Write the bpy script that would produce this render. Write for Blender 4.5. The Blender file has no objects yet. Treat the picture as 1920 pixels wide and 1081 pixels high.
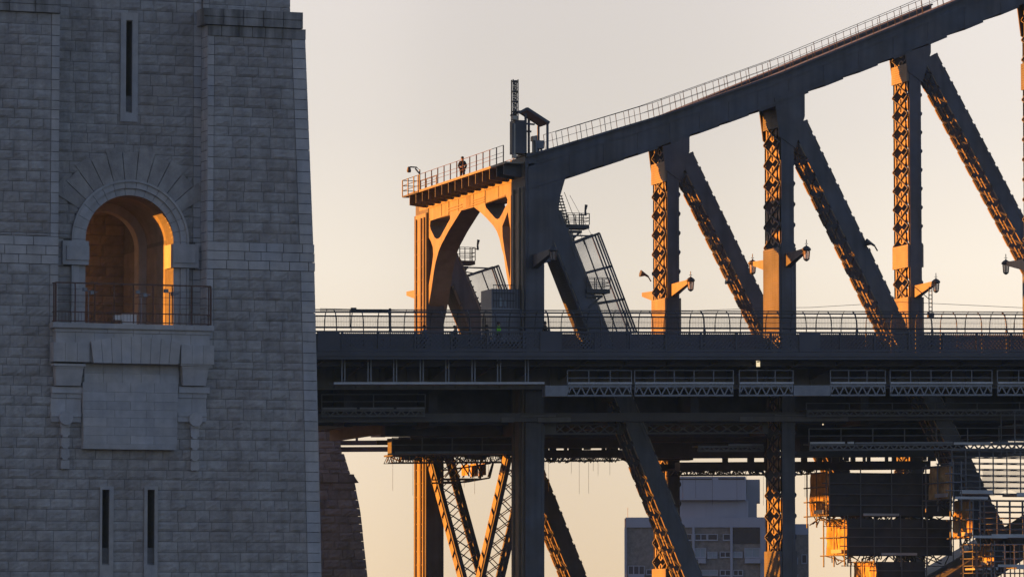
import bpy, bmesh, math, random
from mathutils import Vector, Matrix
from mathutils.geometry import tessellate_polygon
random.seed(7)
S = bpy.context.scene
COL = S.collection
# ------------------------------------------------------------------ camera
TH = math.radians(16.3); FPX = 8800.0; PH = math.atan(620/FPX)
Fv = Vector((math.sin(TH)*math.cos(PH), math.cos(TH)*math.cos(PH), math.sin(PH)))
Rv = Vector((math.cos(TH), -math.sin(TH), 0)); Uv = Rv.cross(Fv)
def ray(px, py): return Fv + Rv*((px-960)/FPX) + Uv*((540.5-py)/FPX)
_d = ray(985, 600)
CP = Vector((-_d.x*322, -_d.y*322, 30.0))
cam = bpy.data.cameras.new("camera"); camo = bpy.data.objects.new("camera", cam); COL.objects.link(camo)
cam.sensor_width = 36; cam.lens = FPX/1920*36; cam.clip_start = 1; cam.clip_end = 30000
camo.matrix_world = Matrix(((Rv.x, Uv.x, -Fv.x, CP.x), (Rv.y, Uv.y, -Fv.y, CP.y), (Rv.z, Uv.z, -Fv.z, CP.z), (0, 0, 0, 1)))
S.camera = camo
S.render.resolution_x = 1024; S.render.resolution_y = 576
# ------------------------------------------------------------------ light
SUN_EL = math.radians(6.5); SUN_AZ = math.radians(25.0)     # sun stands along -X, turned 25 deg behind the bridge
sdir = Vector((-math.cos(SUN_AZ)*math.cos(SUN_EL), math.sin(SUN_AZ)*math.cos(SUN_EL), math.sin(SUN_EL)))
W = bpy.data.worlds.new("World"); S.world = W; W.use_nodes = True
nt = W.node_tree; bg = nt.nodes["Background"]
sky = nt.nodes.new("ShaderNodeTexSky"); sky.sky_type = 'NISHITA'; sky.sun_disc = False
sky.sun_elevation = SUN_EL; sky.sun_rotation = math.atan2(sdir.x, sdir.y)
sky.air_density = 1.0; sky.dust_density = 2.0; sky.ozone_density = 2.0; sky.altitude = 0
# warm haze low on the western side of the sky, clear blue sky elsewhere
def _n(t, **k):
    n = nt.nodes.new(t)
    for q, v in k.items(): setattr(n, q, v)
    return n
tcw = _n('ShaderNodeTexCoord'); sx = _n('ShaderNodeSeparateXYZ'); nt.links.new(tcw.outputs['Generated'], sx.inputs[0])
rz = _n('ShaderNodeValToRGB'); nt.links.new(sx.outputs['Z'], rz.inputs[0])
E_ = rz.color_ramp.elements; SKS = 0.58
for i, (p, c) in enumerate(((0.0, (.93, .70, .45)), (.025, (.95, .76, .54)), (.05, (.97, .82, .64)), (.075, (.98, .87, .73)), (.105, (.86, .785, .71)), (.135, (.83, .765, .72)), (.4, (.50, .50, .52)))):
    e = E_[i] if i < 2 else E_.new(p); e.position = p; e.color = (*[q*SKS for q in c], 1)
dx = _n('ShaderNodeVectorMath', operation='DOT_PRODUCT'); nt.links.new(tcw.outputs['Generated'], dx.inputs[0]); dx.inputs[1].default_value = (-.25, .968, 0)
mw = _n('ShaderNodeMapRange', interpolation_type='SMOOTHSTEP'); nt.links.new(dx.outputs['Value'], mw.inputs[0]); mw.inputs[1].default_value = -.1; mw.inputs[2].default_value = .85
mz = _n('ShaderNodeMapRange', interpolation_type='SMOOTHSTEP'); nt.links.new(sx.outputs['Z'], mz.inputs[0]); mz.inputs[1].default_value = .15; mz.inputs[2].default_value = .75; mz.inputs[3].default_value = 1; mz.inputs[4].default_value = 0
ww = _n('ShaderNodeMath', operation='MULTIPLY'); nt.links.new(mw.outputs[0], ww.inputs[0]); nt.links.new(mz.outputs[0], ww.inputs[1])
# slightly whiter towards the right of the view
mr_ = _n('ShaderNodeFloatCurve'); nt.links.new(sx.outputs['X'], mr_.inputs['Value']); cv = mr_.mapping.curves[0]
for i, (p, q) in enumerate(((0, .5), (.20, .56), (.241, .565), (.275, .505), (.305, .51), (.345, .575), (.39, .63), (1, .5))):
    if i in (0, 7): cv.points[0 if i == 0 else -1].location = (p, q)
    else: cv.points.new(p, q)
mr_.mapping.update()
wv = _n('ShaderNodeVectorMath', operation='SCALE'); nt.links.new(rz.outputs[0], wv.inputs[0]); nt.links.new(mr_.outputs[0], wv.inputs['Scale'])
sk2 = _n('ShaderNodeVectorMath', operation='MULTIPLY'); nt.links.new(sky.outputs[0], sk2.inputs[0]); SKM = 0.066; sk2.inputs[1].default_value = (SKM*1.27, SKM*1.04, SKM*1.15)
mxw = _n('ShaderNodeMix', data_type='RGBA'); nt.links.new(ww.outputs[0], mxw.inputs[0]); nt.links.new(sk2.outputs[0], mxw.inputs[6]); nt.links.new(wv.outputs[0], mxw.inputs[7])
nt.links.new(mxw.outputs[2], bg.inputs[0]); bg.inputs[1].default_value = 1.0
sun = bpy.data.lights.new("sun", 'SUN'); suno = bpy.data.objects.new("sun", sun); COL.objects.link(suno)
sun.energy = 5.0; sun.angle = math.radians(0.5); sun.color = (1.0, 0.32, 0.028)
suno.rotation_euler = (-sdir).to_track_quat('-Z', 'Y').to_euler()
S.view_settings.view_transform = 'Standard'; S.view_settings.look = 'None'
S.view_settings.exposure = 1.7; S.view_settings.gamma = 1
# ------------------------------------------------------------------ pixel -> plane helpers
def atY(px, py, Y):
    r = ray(px, py); return CP + r*((Y-CP.y)/r.y)
def atX(px, py, X):
    r = ray(px, py); return CP + r*((X-CP.x)/r.x)
SL = (atY(1920, 624, -8).z-atY(595, 621, -8).z)/(atY(1920, 624, -8).x-atY(595, 621, -8).x)
def zd(py, Y, px=1257):
    p = atY(px, py, Y); return p.z-SL*p.x
def dk(px, py, Y):                       # (x, deck-relative z) of a pixel on plane Y
    p = atY(px, py, Y); return p.x, p.z-SL*p.x
# ------------------------------------------------------------------ mesh builder
class MB:
    def __init__(s, shear=0.0): s.v = []; s.f = []; s.sh = shear; s.tint = None
    def add(s, vs, fs):
        n = len(s.v); s.v += [tuple(q) for q in vs]; s.f += [tuple(i+n for i in f) for f in fs]; return s
    def box(s, x0, x1, y0, y1, z0, z1):
        if x0 > x1: x0, x1 = x1, x0
        if y0 > y1: y0, y1 = y1, y0
        if z0 > z1: z0, z1 = z1, z0
        v = [(x, y, z) for z in (z0, z1) for y in (y0, y1) for x in (x0, x1)]
        return s.add(v, [(0, 2, 3, 1), (4, 5, 7, 6), (0, 1, 5, 4), (2, 6, 7, 3), (0, 4, 6, 2), (1, 3, 7, 5)])
    def bar(s, p, q, w, h, side=(0, 1, 0)):      # rectangular bar, w along side, h across
        p = Vector(p); q = Vector(q); d = (q-p).normalized(); a = Vector(side); a = (a-d*a.dot(d)).normalized(); b = d.cross(a)
        a *= w/2; b *= h/2
        v = [p-a-b, p+a-b, p+a+b, p-a+b, q-a-b, q+a-b, q+a+b, q-a+b]
        return s.add(v, [(0, 1, 2, 3), (7, 6, 5, 4), (0, 4, 5, 1), (1, 5, 6, 2), (2, 6, 7, 3), (3, 7, 4, 0)])
    def tube(s, pts, r, n=6, taper=None):
        pts = [Vector(p) for p in pts]; vs = []; fs = []
        for i, p in enumerate(pts):
            d = (pts[min(i+1, len(pts)-1)]-pts[max(i-1, 0)]).normalized()
            a = d.orthogonal().normalized() if abs(d.z) < .9 else (Vector((1, 0, 0))-d*d.x).normalized(); b = d.cross(a)
            rr = r if taper is None else taper[i]
            vs += [p+a*(rr*math.cos(2*math.pi*k/n))+b*(rr*math.sin(2*math.pi*k/n)) for k in range(n)]
        for i in range(len(pts)-1):
            fs += [(i*n+k, i*n+(k+1) % n, (i+1)*n+(k+1) % n, (i+1)*n+k) for k in range(n)]
        fs += [tuple(range(n-1, -1, -1)), tuple((len(pts)-1)*n+k for k in range(n))]
        return s.add(vs, fs)
    def lathe(s, c, prof, n=12):                  # prof [(r, z)]
        vs = []; fs = []
        for r, z in prof: vs += [(c[0]+r*math.cos(2*math.pi*k/n), c[1]+r*math.sin(2*math.pi*k/n), c[2]+z) for k in range(n)]
        for i in range(len(prof)-1): fs += [(i*n+k, i*n+(k+1) % n, (i+1)*n+(k+1) % n, (i+1)*n+k) for k in range(n)]
        fs += [tuple(range(n-1, -1, -1)), tuple((len(prof)-1)*n+k for k in range(n))]
        return s.add(vs, fs)
    def plate(s, outer, holes, fn, d0, d1):       # polygon with holes, fn(a, b, depth) -> point
        loops = [outer]+list(holes); flat = [p for l in loops for p in l]; n = len(flat)
        tr = tessellate_polygon([[Vector((p[0], p[1], 0)) for p in l] for l in loops])
        vs = [fn(p[0], p[1], d0) for p in flat]+[fn(p[0], p[1], d1) for p in flat]
        fs = [tuple(t) for t in tr]+[tuple(i+n for i in reversed(t)) for t in tr]
        o = 0
        for l in loops:
            m = len(l); fs += [(o+i, o+(i+1) % m, o+(i+1) % m+n, o+i+n) for i in range(m)]; o += m
        return s.add(vs, fs)
    def build(s, name, mat, parent=None, mtx=None, smooth=False, loc=None):
        me = bpy.data.meshes.new(name)
        v = [Vector(q) for q in s.v]
        if s.sh: v = [Vector((q.x, q.y, q.z+s.sh*q.x)) for q in v]
        if mtx is not None: v = [mtx @ q for q in v]
        org = Vector((0, 0, 0))
        if parent is not None: org = Vector(parent.get('_o', (0, 0, 0)))
        if loc is not None: org = Vector(loc)
        if v and loc is None and parent is None:
            org = Vector((sum(q.x for q in v)/len(v), sum(q.y for q in v)/len(v), min(q.z for q in v)))
        me.from_pydata([q-org for q in v], [], s.f); me.update()
        bm = bmesh.new(); bm.from_mesh(me); bmesh.ops.recalc_face_normals(bm, faces=bm.faces); bm.to_mesh(me); bm.free()
        if s.tint:
            at = me.attributes.new("tint", 'FLOAT', 'FACE')
            t = s.tint+[0.5]*(len(s.f)-len(s.tint)); at.data.foreach_set('value', t)
        if smooth:
            for p in me.polygons: p.use_smooth = True
        me.materials.append(mat)
        o = bpy.data.objects.new(name, me); COL.objects.link(o); o['_o'] = tuple(org)
        if parent is not None:
            o.parent = parent
        else: o.location = org
        return o
def tag(o, label=None, cat=None, group=None, kind=None):
    if label: o['label'] = label
    if cat: o['category'] = cat
    if group: o['group'] = group
    if kind: o['kind'] = kind
    return o
def thing(name, loc, label, cat, group=None):
    o = bpy.data.objects.new(name, None); COL.objects.link(o); o.location = loc; o.empty_display_size = .5
    o['_o'] = tuple(loc); return tag(o, label, cat, group)
# ------------------------------------------------------------------ materials
def mat(name, col, rough=.6, noise=.25, nscale=.8, bump=0, bscale=6, metal=0, spec=.5, alpha=None, emit=None, tint=0, streak=0, var2=None):
    m = bpy.data.materials.new(name); m.use_nodes = True; N = m.node_tree.nodes; L = m.node_tree.links
    b = N["Principled BSDF"]; b.inputs['Roughness'].default_value = rough; b.inputs['Metallic'].default_value = metal
    b.inputs['Specular IOR Level'].default_value = spec
    tc = N.new('ShaderNodeNewGeometry'); pos = tc.outputs['Position']
    nz = N.new('ShaderNodeTexNoise'); nz.inputs['Scale'].default_value = nscale; nz.inputs['Detail'].default_value = 5; nz.inputs['Roughness'].default_value = .6
    L.new(pos, nz.inputs['Vector'])
    mr = N.new('ShaderNodeMapRange'); mr.inputs[1].default_value = .3; mr.inputs[2].default_value = .7
    mr.inputs[3].default_value = 1-noise; mr.inputs[4].default_value = 1+noise; L.new(nz.outputs[0], mr.inputs[0])
    val = mr.outputs[0]
    def mul(a, c):
        q = N.new('ShaderNodeMath'); q.operation = 'MULTIPLY'; L.new(a, q.inputs[0])
        if isinstance(c, float): q.inputs[1].default_value = c
        else: L.new(c, q.inputs[1])
        return q.outputs[0]
    if tint:
        a = N.new('ShaderNodeAttribute'); a.attribute_name = 'tint'
        r2 = N.new('ShaderNodeMapRange'); r2.inputs[3].default_value = 1-tint; r2.inputs[4].default_value = 1+tint
        L.new(a.outputs['Fac'], r2.inputs[0]); val = mul(val, r2.outputs[0])
    if streak:
        mp = N.new('ShaderNodeMapping'); mp.inputs['Scale'].default_value = (1.6, 1.6, .09); L.new(pos, mp.inputs[0])
        n2 = N.new('ShaderNodeTexNoise'); n2.inputs['Scale'].default_value = 1.0; n2.inputs['Detail'].default_value = 4; L.new(mp.outputs[0], n2.inputs['Vector'])
        r3 = N.new('ShaderNodeMapRange'); r3.inputs[1].default_value = .42; r3.inputs[2].default_value = .7; r3.inputs[3].default_value = 1.0+streak*.2; r3.inputs[4].default_value = 1-streak
        L.new(n2.outputs[0], r3.inputs[0]); val = mul(val, r3.outputs[0])
    mx = N.new('ShaderNodeVectorMath'); mx.operation = 'SCALE'; L.new(val, mx.inputs['Scale'])
    if var2:
        n4 = N.new('ShaderNodeTexNoise'); n4.inputs['Scale'].default_value = .35; n4.inputs['Detail'].default_value = 3; L.new(pos, n4.inputs['Vector'])
        mc = N.new('ShaderNodeMix'); mc.data_type = 'RGBA'; mc.inputs[6].default_value = (*col, 1); mc.inputs[7].default_value = (*var2, 1)
        r5 = N.new('ShaderNodeMapRange'); r5.inputs[1].default_value = .4; r5.inputs[2].default_value = .6; L.new(n4.outputs[0], r5.inputs[0]); L.new(r5.outputs[0], mc.inputs[0])
        L.new(mc.outputs[2], mx.inputs[0])
    else: mx.inputs[0].default_value = col
    L.new(mx.outputs[0], b.inputs['Base Color'])
    if bump:
        n3 = N.new('ShaderNodeTexNoise'); n3.inputs['Scale'].default_value = bscale; n3.inputs['Detail'].default_value = 6; L.new(pos, n3.inputs['Vector'])
        bp = N.new('ShaderNodeBump'); bp.inputs['Strength'].default_value = 1; bp.inputs['Distance'].default_value = bump
        L.new(n3.outputs[0], bp.inputs['Height']); L.new(bp.outputs[0], b.inputs['Normal'])
    if alpha is not None: b.inputs['Alpha'].default_value = alpha
    if emit: b.inputs['Emission Color'].default_value = (*emit[0], 1); b.inputs['Emission Strength'].default_value = emit[1]
    return m
M_rock = mat('rockfaced_granite', (.345, .34, .335), .9, .20, 1.3, .035, 5, tint=.10, streak=.14, var2=(.31, .295, .285))
M_ash = mat('dressed_granite', (.45, .44, .43), .85, .12, 1.5, .01, 12, tint=.10, streak=.12, var2=(.40, .41, .43))
M_led = mat('stained_granite', (.27, .265, .26), .9, .2, 1.5, .02, 8, tint=.10, streak=.6)
M_joint = mat('mortar', (.13, .13, .135), .95, .2, 3)
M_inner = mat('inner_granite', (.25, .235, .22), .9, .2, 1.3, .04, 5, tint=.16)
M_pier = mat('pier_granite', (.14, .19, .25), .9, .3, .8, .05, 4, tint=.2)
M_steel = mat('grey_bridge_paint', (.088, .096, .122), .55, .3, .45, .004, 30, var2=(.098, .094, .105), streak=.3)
M_steel_lit = mat('sunlit_bridge_paint', (.25, .215, .17), .5, .16, .6, .004, 30, streak=.2)  # paler, warmer copy of the bridge paint; sunlight put into the colour
M_dark = mat('dark_steel', (.075, .08, .11), .6, .3, .6)
M_rail = mat('rail_paint', (.055, .055, .06), .5, .2, 2)
M_brail = mat('rusty_rail', (.10, .055, .045), .7, .3, 2)
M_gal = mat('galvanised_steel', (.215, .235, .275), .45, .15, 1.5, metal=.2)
M_galw = mat('worn_aluminium', (.42, .45, .5), .4, .2, .7, metal=.3)
M_girder = mat('girder_paint', (.19, .19, .195), .6, .15, .7, streak=.2)
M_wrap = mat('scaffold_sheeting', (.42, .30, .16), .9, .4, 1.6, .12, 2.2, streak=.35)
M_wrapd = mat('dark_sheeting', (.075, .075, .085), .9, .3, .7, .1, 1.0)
M_timber = mat('plank', (.35, .27, .18), .8, .2, 2)
M_hut = mat('hut_panel', (.20, .21, .25), .5, .08, .5)
M_cream = mat('cream_panel', (.5, .46, .38), .6, .1, 1)
M_white = mat('white_enclosure', (.7, .7, .68), .5, .05, 1)
M_black = mat('black_plastic', (.02, .02, .022), .5, .1, 2)
M_glow = mat('lit_lamp', (.8, .6, .3), .5, 0, emit=((1, .8, .5), .28))
M_conc = mat('painted_concrete', (.31, .34, .43), .8, .05, .1, streak=.05)
M_brick = mat('brown_brick', (.20, .18, .175), .9, .28, 2.2, tint=0)
M_win = mat('window_glass', (.05, .055, .07), .15, .1, .3)
M_winb = mat('curtained_window', (.24, .30, .36), .3, .1, .3)
def glassy(name, col, a):
    m = bpy.data.materials.new(name); m.use_nodes = True; N = m.node_tree.nodes; L = m.node_tree.links
    b = N["Principled BSDF"]; b.inputs['Base Color'].default_value = (*col, 1); b.inputs['Roughness'].default_value = .25
    nz = N.new('ShaderNodeTexNoise'); nz.inputs['Scale'].default_value = .25
    g = N.new('ShaderNodeNewGeometry'); L.new(g.outputs['Position'], nz.inputs['Vector'])
    r = N.new('ShaderNodeMapRange'); r.inputs[1].default_value = .35; r.inputs[2].default_value = .65; r.inputs[3].default_value = a-.22; r.inputs[4].default_value = a+.12
    L.new(nz.outputs[0], r.inputs[0]); L.new(r.outputs[0], b.inputs['Alpha'])
    return m
M_film = glassy('weathered_polycarbonate', (.5, .49, .47), .34)
M_lampg = glassy('lantern_glass', (.55, .45, .38), .6)
def cloth(name, col): return mat(name, col, .85, .15, 8)
# ==================================================================================== SETTING
g = MB(); g.add([(-9000, -9000, 0), (9000, -9000, 0), (9000, 9000, 0), (-9000, 9000, 0)], [(0, 1, 2, 3)])
M_water = mat('harbour_water', (.02, .035, .05), .7, .2, .02, .15, .5, spec=.1)
tag(g.build('water', M_water), kind='structure')
# ==================================================================================== PYLON
PR = math.radians(4.8)
P0 = atY(590, 520, -14.0)
PM = Matrix.Translation((P0.x, P0.y, 0)) @ Matrix.Rotation(PR, 4, 'Z')
PMi = PM.inverted()
def pl(px, py, w):                         # pixel -> local (u, z) on the plane local y = w
    o = PMi @ CP; d = PMi.to_3x3() @ ray(px, py); p = o+d*((w-o.y)/d.y); return p.x, p.z
REC = 1.25
zL = lambda py, w=0, px=350: pl(px, py, w)[1]
pyl = thing('stone_pylon', (PM @ Vector((-11, 10, 0))), 'tall grey granite pylon with arched balcony and slit windows', 'tower')
UL = -34.0; DEP = 27.4  # unseen depth stretched so the pylon's shadow falls on the near end post
def ur(z):                                  # battered right edge
    zz = [(zL(1081, 0, 600), pl(603, 1081, 0)[0]), (zL(520, 0, 590), pl(590, 520, 0)[0]), (zL(60, 0, 572), pl(572, 60, 0)[0])]
    (za, ua), (zb, ub), (zc, uc) = zz
    if z < zb: return ub+(ua-ub)*(z-zb)/(za-zb)
    return ub+(uc-ub)*(z-zb)/(zc-zb)
uc = (pl(160, 520, REC)[0]+pl(325, 520, REC)[0])/2; ra = (pl(325, 520, REC)[0]-pl(160, 520, REC)[0])/2
zspr = pl(243, 366, REC)[1]-ra
zfl = pl(243, 607, REC-1)[1]; zbal = zfl
uLb = pl(110, 400, 0)[0]; uRb = pl(388, 400, 0)[0]      # inner edges of the two buttresses
zbel1, zbel0 = zL(455, 0, 480), zL(506, 0, 480)          # pale belt course
zledge = pl(480, 51, 0)[1]; zledge2 = pl(480, 20, 0)[1]; ZTOP = 96.0
zrec0 = zL(690)                                          # below this the centre is flush
UE = lambda w: (lambda a, b, d: Vector((a, w+d, b)))
def arch(cu, r, z0, zs, n=28, flip=False):
    pts = [(cu+r, z0)]+[(cu+r*math.cos(math.pi*i/n), zs+r*math.sin(math.pi*i/n)) for i in range(n+1)]+[(cu-r, z0)]
    return pts
def rect(u0, u1, z0, z1): return [(u0, z0), (u1, z0), (u1, z1), (u0, z1)]
def slit(pxl, pxr, pyt, pyb, w):
    a, zt = pl(pxl, pyt, w); b, zb = pl(pxr, pyb, w); return [a, b, zb, zt]
SL1 = slit(236, 247, 38, 180, REC); SL2 = slit(191, 204, 917, 1026, 0); SL3 = slit(276, 289, 917, 1026, 0)
FR1 = slit(226, 257, 24, 229, REC); FR2 = slit(187, 211, 911, 1130, 0); FR3 = slit(270, 294, 911, 1130, 0)
def pbuild(mb, name, m, par=pyl): return mb.build(name, m, par, mtx=PM)
core = MB()
TW = 1.6
for (zz0, zz1) in ((0, zL(1081)-1), ):
    core.box(UL, ur(zz1)-.02, .06, DEP, zz0, zz1)
# front walls: centre recess, lower flush part, buttresses
core.plate(rect(uLb-.3, uRb+.3, zrec0, zledge2+9), [list(reversed(arch(uc, ra, zfl, zspr))), list(reversed(rect(*SL1)))], lambda a, b, d: Vector((a, REC+.06+d, b)), 0, TW)
core.plate(rect(UL, ur(zrec0)-.3, zL(1081)-1, zrec0), [list(reversed(rect(*SL2))), list(reversed(rect(*SL3)))], lambda a, b, d: Vector((a, .06+d, b)), 0, TW)
def side(u0f, u1f, z0, z1, w0, w1):           # box with battered edges
    v = [(u0f(z), w, z) if k == 0 else (u1f(z), w, z) for z in (z0, z1) for w in (w0, w1) for k in (0, 1)]
    core.add(v, [(0, 2, 3, 1), (4, 5, 7, 6), (0, 1, 5, 4), (2, 6, 7, 3), (0, 4, 6, 2), (1, 3, 7, 5)])
cst = lambda c: (lambda z: c)
side(cst(uRb), lambda z: ur(z)-.06, zrec0, zledge, .06, REC+TW+.06)
side(cst(UL), cst(uLb), zrec0, zledge, .06, REC+TW+.06)
urR = uc+ra
zce = zspr+ra+1.0
w2, w3, w4 = REC+TW+.06, 7.2, 12.5
side(cst(UL), lambda z: ur(z)-.06, zL(1081)-1, zfl, .06+TW, DEP)        # mass under the passage floor
side(cst(uc-ra-1), lambda z: ur(z)-.06, zce, ZTOP, w2+.8, DEP); side(cst(UL), cst(uc-ra-1), zce+3.5, ZTOP, w2+.8, DEP)                   # mass above the passage, raised at the unseen left to let sun in
side(cst(urR), lambda z: ur(z)-.06, zfl, zce, w2, DEP)                   # right of the passage
side(cst(urR-13), cst(urR), zfl, zce, w4+.1, DEP)                            # behind the passage
side(cst(UL), cst(uc-ra), zfl, zce+3.5, w2, 4.64)                             # added unseen block left of the passage, keeps sun off the buttress
pbuild(core, 'core_wall', M_joint)
# passage lining: vault, inner arch, back wall
def boxm(u0, u1, w0, w1, z0, z1):
    m = MB(); m.box(u0, u1, w0, w1, z0, z1); return m
vault = MB(); n = 20
for i in range(n-6):
    a0, a1 = math.pi*i/n, math.pi*(i+1)/n
    p = lambda a, r, w: (uc+r*math.cos(a), w, zspr+r*math.sin(a))
    vault.add([p(a0, ra+.02, w2-.01), p(a1, ra+.02, w2-.01), p(a1, ra+.02, w3), p(a0, ra+.02, w3), p(a0, ra+.4, w2-.01), p(a1, ra+.4, w2-.01), p(a1, ra+.4, w3), p(a0, ra+.4, w3)],
              [(0, 1, 2, 3), (7, 6, 5, 4), (0, 4, 5, 1), (2, 6, 7, 3), (1, 5, 6, 2), (3, 7, 4, 0)])
vault.box(urR-.02, urR+.5, w2, w4, zfl, zspr)
pbuild(vault, 'passage_vault', M_inner)
ri = ra-.55
ia = MB(); ia.plate(rect(uc-ra-.8, urR, zfl, zce), [list(reversed(arch(uc, ri, zfl+.02, zspr)))], lambda a, b, d: Vector((a, w3+d, b)), 0, 1.0)
pbuild(ia, 'inner_arch', M_ash)
# ---- block work
def block(mb, u0, u1, z0, z1, w, rough, plane='front', fn=None, joint=.013, dep=.06):
    if fn is None: fn = lambda u, z, d: (u, w-d, z)
    t = random.random()
    u0 += joint; u1 -= joint; z0 += joint; z1 -= joint
    if u1-u0 < .06: return
    if rough:
        nx = max(3, int((u1-u0)/.2)); nz = 4
        h0 = random.uniform(.015, .06); sx = random.uniform(-.05, .05); sz = random.uniform(-.06, .02)
        vs = []
        for j in range(nz+1):
            for i in range(nx+1):
                fu, fz = i/nx, j/nz
                if i in (0, nx) or j in (0, nz): d = -.0
                else: d = h0+sx*(fu-.5)+sz*(fz-.5)+random.uniform(-.022, .026)
                vs.append(fn(u0+(u1-u0)*fu, z0+(z1-z0)*(fz if j in (0, nz) else min(.93, max(.07, fz))), d))
        fs = [(j*(nx+1)+i, j*(nx+1)+i+1, (j+1)*(nx+1)+i+1, (j+1)*(nx+1)+i) for j in range(nz) for i in range(nx)]
    else:
        c = .012; nx = 1
        vs = [fn(u0, z0, 0), fn(u1, z0, 0), fn(u1, z1, 0), fn(u0, z1, 0), fn(u0+c, z0+c, .035), fn(u1-c, z0+c, .035), fn(u1-c, z1-c, .035), fn(u0+c, z1-c, .035)]
        fs = [(4, 5, 6, 7), (0, 1, 5, 4), (1, 2, 6, 5), (2, 3, 7, 6), (3, 0, 4, 7)]
    # skirt back to the joint depth
    m = len(vs)
    cs = [fn(u0, z0, -dep), fn(u1, z0, -dep), fn(u1, z1, -dep), fn(u0, z1, -dep)]
    if rough:
        e = [0, nx, (nx+1)*(nz+1)-1, (nx+1)*nz]
    else: e = [0, 1, 2, 3]
    fs += [(e[k], m+k, m+(k+1) % 4, e[(k+1) % 4]) for k in range(4)]
    vs += cs
    mb.add(vs, fs)
    if mb.tint is None: mb.tint = []
    mb.tint += [t]*(len(mb.f)-len(mb.tint))
CH = .665
def courses(z0, z1):
    k = 0; z = z1; out = []
    while z > z0+.05:
        h = CH*random.choice((1, 1, 1, 1.12, .9)); zb = max(z0, z-h)
        if zb-z0 < .2: zb = z0
        out.append((zb, z)); z = zb
    return out
def fill(mb, rows, intervals, w, rough=True, wid=(.85, 1.55), fn=None, edge=None):
    for (a, b) in rows:
        if edge:
            u0_, ef = edge; zm_ = (a+b)/2
            def fn(u, z, d, zm_=zm_): return (u+(ef(z)-ef(zm_))*min(1, max(0, (u-u0_)/(ef(zm_)-u0_))), w-d, z)
        for (ua, ub, mb2, rg) in intervals((a+b)/2, a, b):
            u = ua
            while u < ub-.01:
                s_ = random.uniform(*wid)
                if ub-(u+s_) < .45: s_ = ub-u
                block(mb2 or mb, u, u+s_, a, b, w, rg, fn=fn); u += s_
rockF = MB(); ashF = MB()
def cut(ua, ub, holes):
    segs = [(ua, ub)]
    for (h0, h1) in holes:
        ns = []
        for (p, q) in segs:
            if h1 <= p or h0 >= q: ns.append((p, q)); continue
            if h0 > p+.1: ns.append((p, h0))
            if h1 < q-.1: ns.append((h1, q))
        segs = ns
    return segs
RF = ra+2.55
def iv_rec(z, a, b):
    hs = []
    if FR1[2]-.05 < a and b < FR1[3]+.05: hs.append((FR1[0], FR1[1]))
    R1 = ra+.95; dz = max(0.0, z-zspr)
    if dz < RF:
        hh = min(math.sqrt(max(0, RF**2-dz**2)), max(math.sqrt(max(0, R1**2-dz**2)), dz/math.tan(math.radians(32)))); hs.append((uc-hh, uc+hh))
    return [(p, q, None, True) for p, q in cut(uLb, uRb-.55, hs)]+[(uRb-.55, uRb-.02, ashF, False)]
fill(rockF, [r for r in courses(zbel1, zledge2+9)], iv_rec, REC)
fill(rockF, [r for r in courses(zrec0, zbel0)], iv_rec, REC)
def iv_butR(z, a, b): return [(uRb+.0, uRb+.45, ashF, False), (uRb+.45, ur(z)-.95, None, True), (ur(z)-.95, ur(z), ashF, False)]
def iv_butL(z, a, b): return [(UL, uLb-.55, None, True), (uLb-.55, uLb, ashF, False)]
fill(rockF, courses(zbel1, zledge), iv_butR, 0, edge=(uRb, ur)); fill(rockF, courses(zbel1, zL(23, 0, 50)), iv_butL, 0)
rows = courses(zrec0, zbel0); fill(rockF, rows, iv_butR, 0, edge=(uRb, ur)); fill(rockF, rows, iv_butL, 0)
def iv_low(z, a, b):
    hs = []
    if FR2[2]-.05 < a and b < FR2[3]+.05: hs += [(FR2[0], FR2[1]), (FR3[0], FR3[1])]
    uq = pl(98, 730, 0)[0], pl(392, 730, 0)[0]
    return [(p, q, None, True) for p, q in cut(UL, ur(z)-.95, hs)]+[(ur(z)-.95, ur(z), ashF, False)]
fill(rockF, courses(zL(1081)-1.2, zrec0), iv_low, 0, edge=(uRb, ur))
# right flank of the pylon and returns of the buttresses
def fl(wz0, wz1, z0, z1, uf, sgn):
    def fn(u, z, d): return (uf(z)+sgn*d, u, z)
    for (a, b) in courses(z0, z1):
        u = wz0
        while u < wz1-.01:
            s_ = random.uniform(.8, 1.5)
            if wz1-(u+s_) < .45: s_ = wz1-u
            block(ashF if u < .5 else rockF, u, u+s_, a, b, 0, u >= .5, fn=fn); u += s_
fl(0, DEP, zL(1081)-1.2, zledge, lambda z: ur(z)-.03, 1)
def fnret(uf): return (lambda u, z, d: (uf-d, u, z))
for (a, b) in courses(zbel1, zledge): block(ashF, .02, .6, a, b, 0, False, fn=fnret(uRb)); block(ashF, .6, REC, a, b, 0, False, fn=fnret(uRb))
for (a, b) in courses(zrec0, zbel0): block(ashF, .02, .6, a, b, 0, False, fn=fnret(uRb)); block(ashF, .6, REC, a, b, 0, False, fn=fnret(uRb))
# belt course
hb = (zbel1-zbel0)/3
rows3 = [(zbel0+i*hb, zbel0+(i+1)*hb) for i in range(3)]
fill(ashF, rows3, lambda z, a, b: [(uRb, ur(z)+.05, None, False)], -.03, wid=(1.1, 1.5))
fill(ashF, rows3, lambda z, a, b: [(UL, uLb, None, False)], -.03, wid=(1.1, 1.5))
fill(ashF, rows3, lambda z, a, b: [(uLb, uc-ra-1.45, None, False), (uc+ra+1.45, uRb, None, False)], REC-.02, wid=(1.1, 1.5))
for (a, b) in rows3: block(ashF, 0, REC, a, b, 0, False, fn=fnret(uRb+.0))
pbuild(rockF, 'rockfaced_blockwork', M_rock)
pbuild(ashF, 'dressed_quoins', M_ash)
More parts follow.
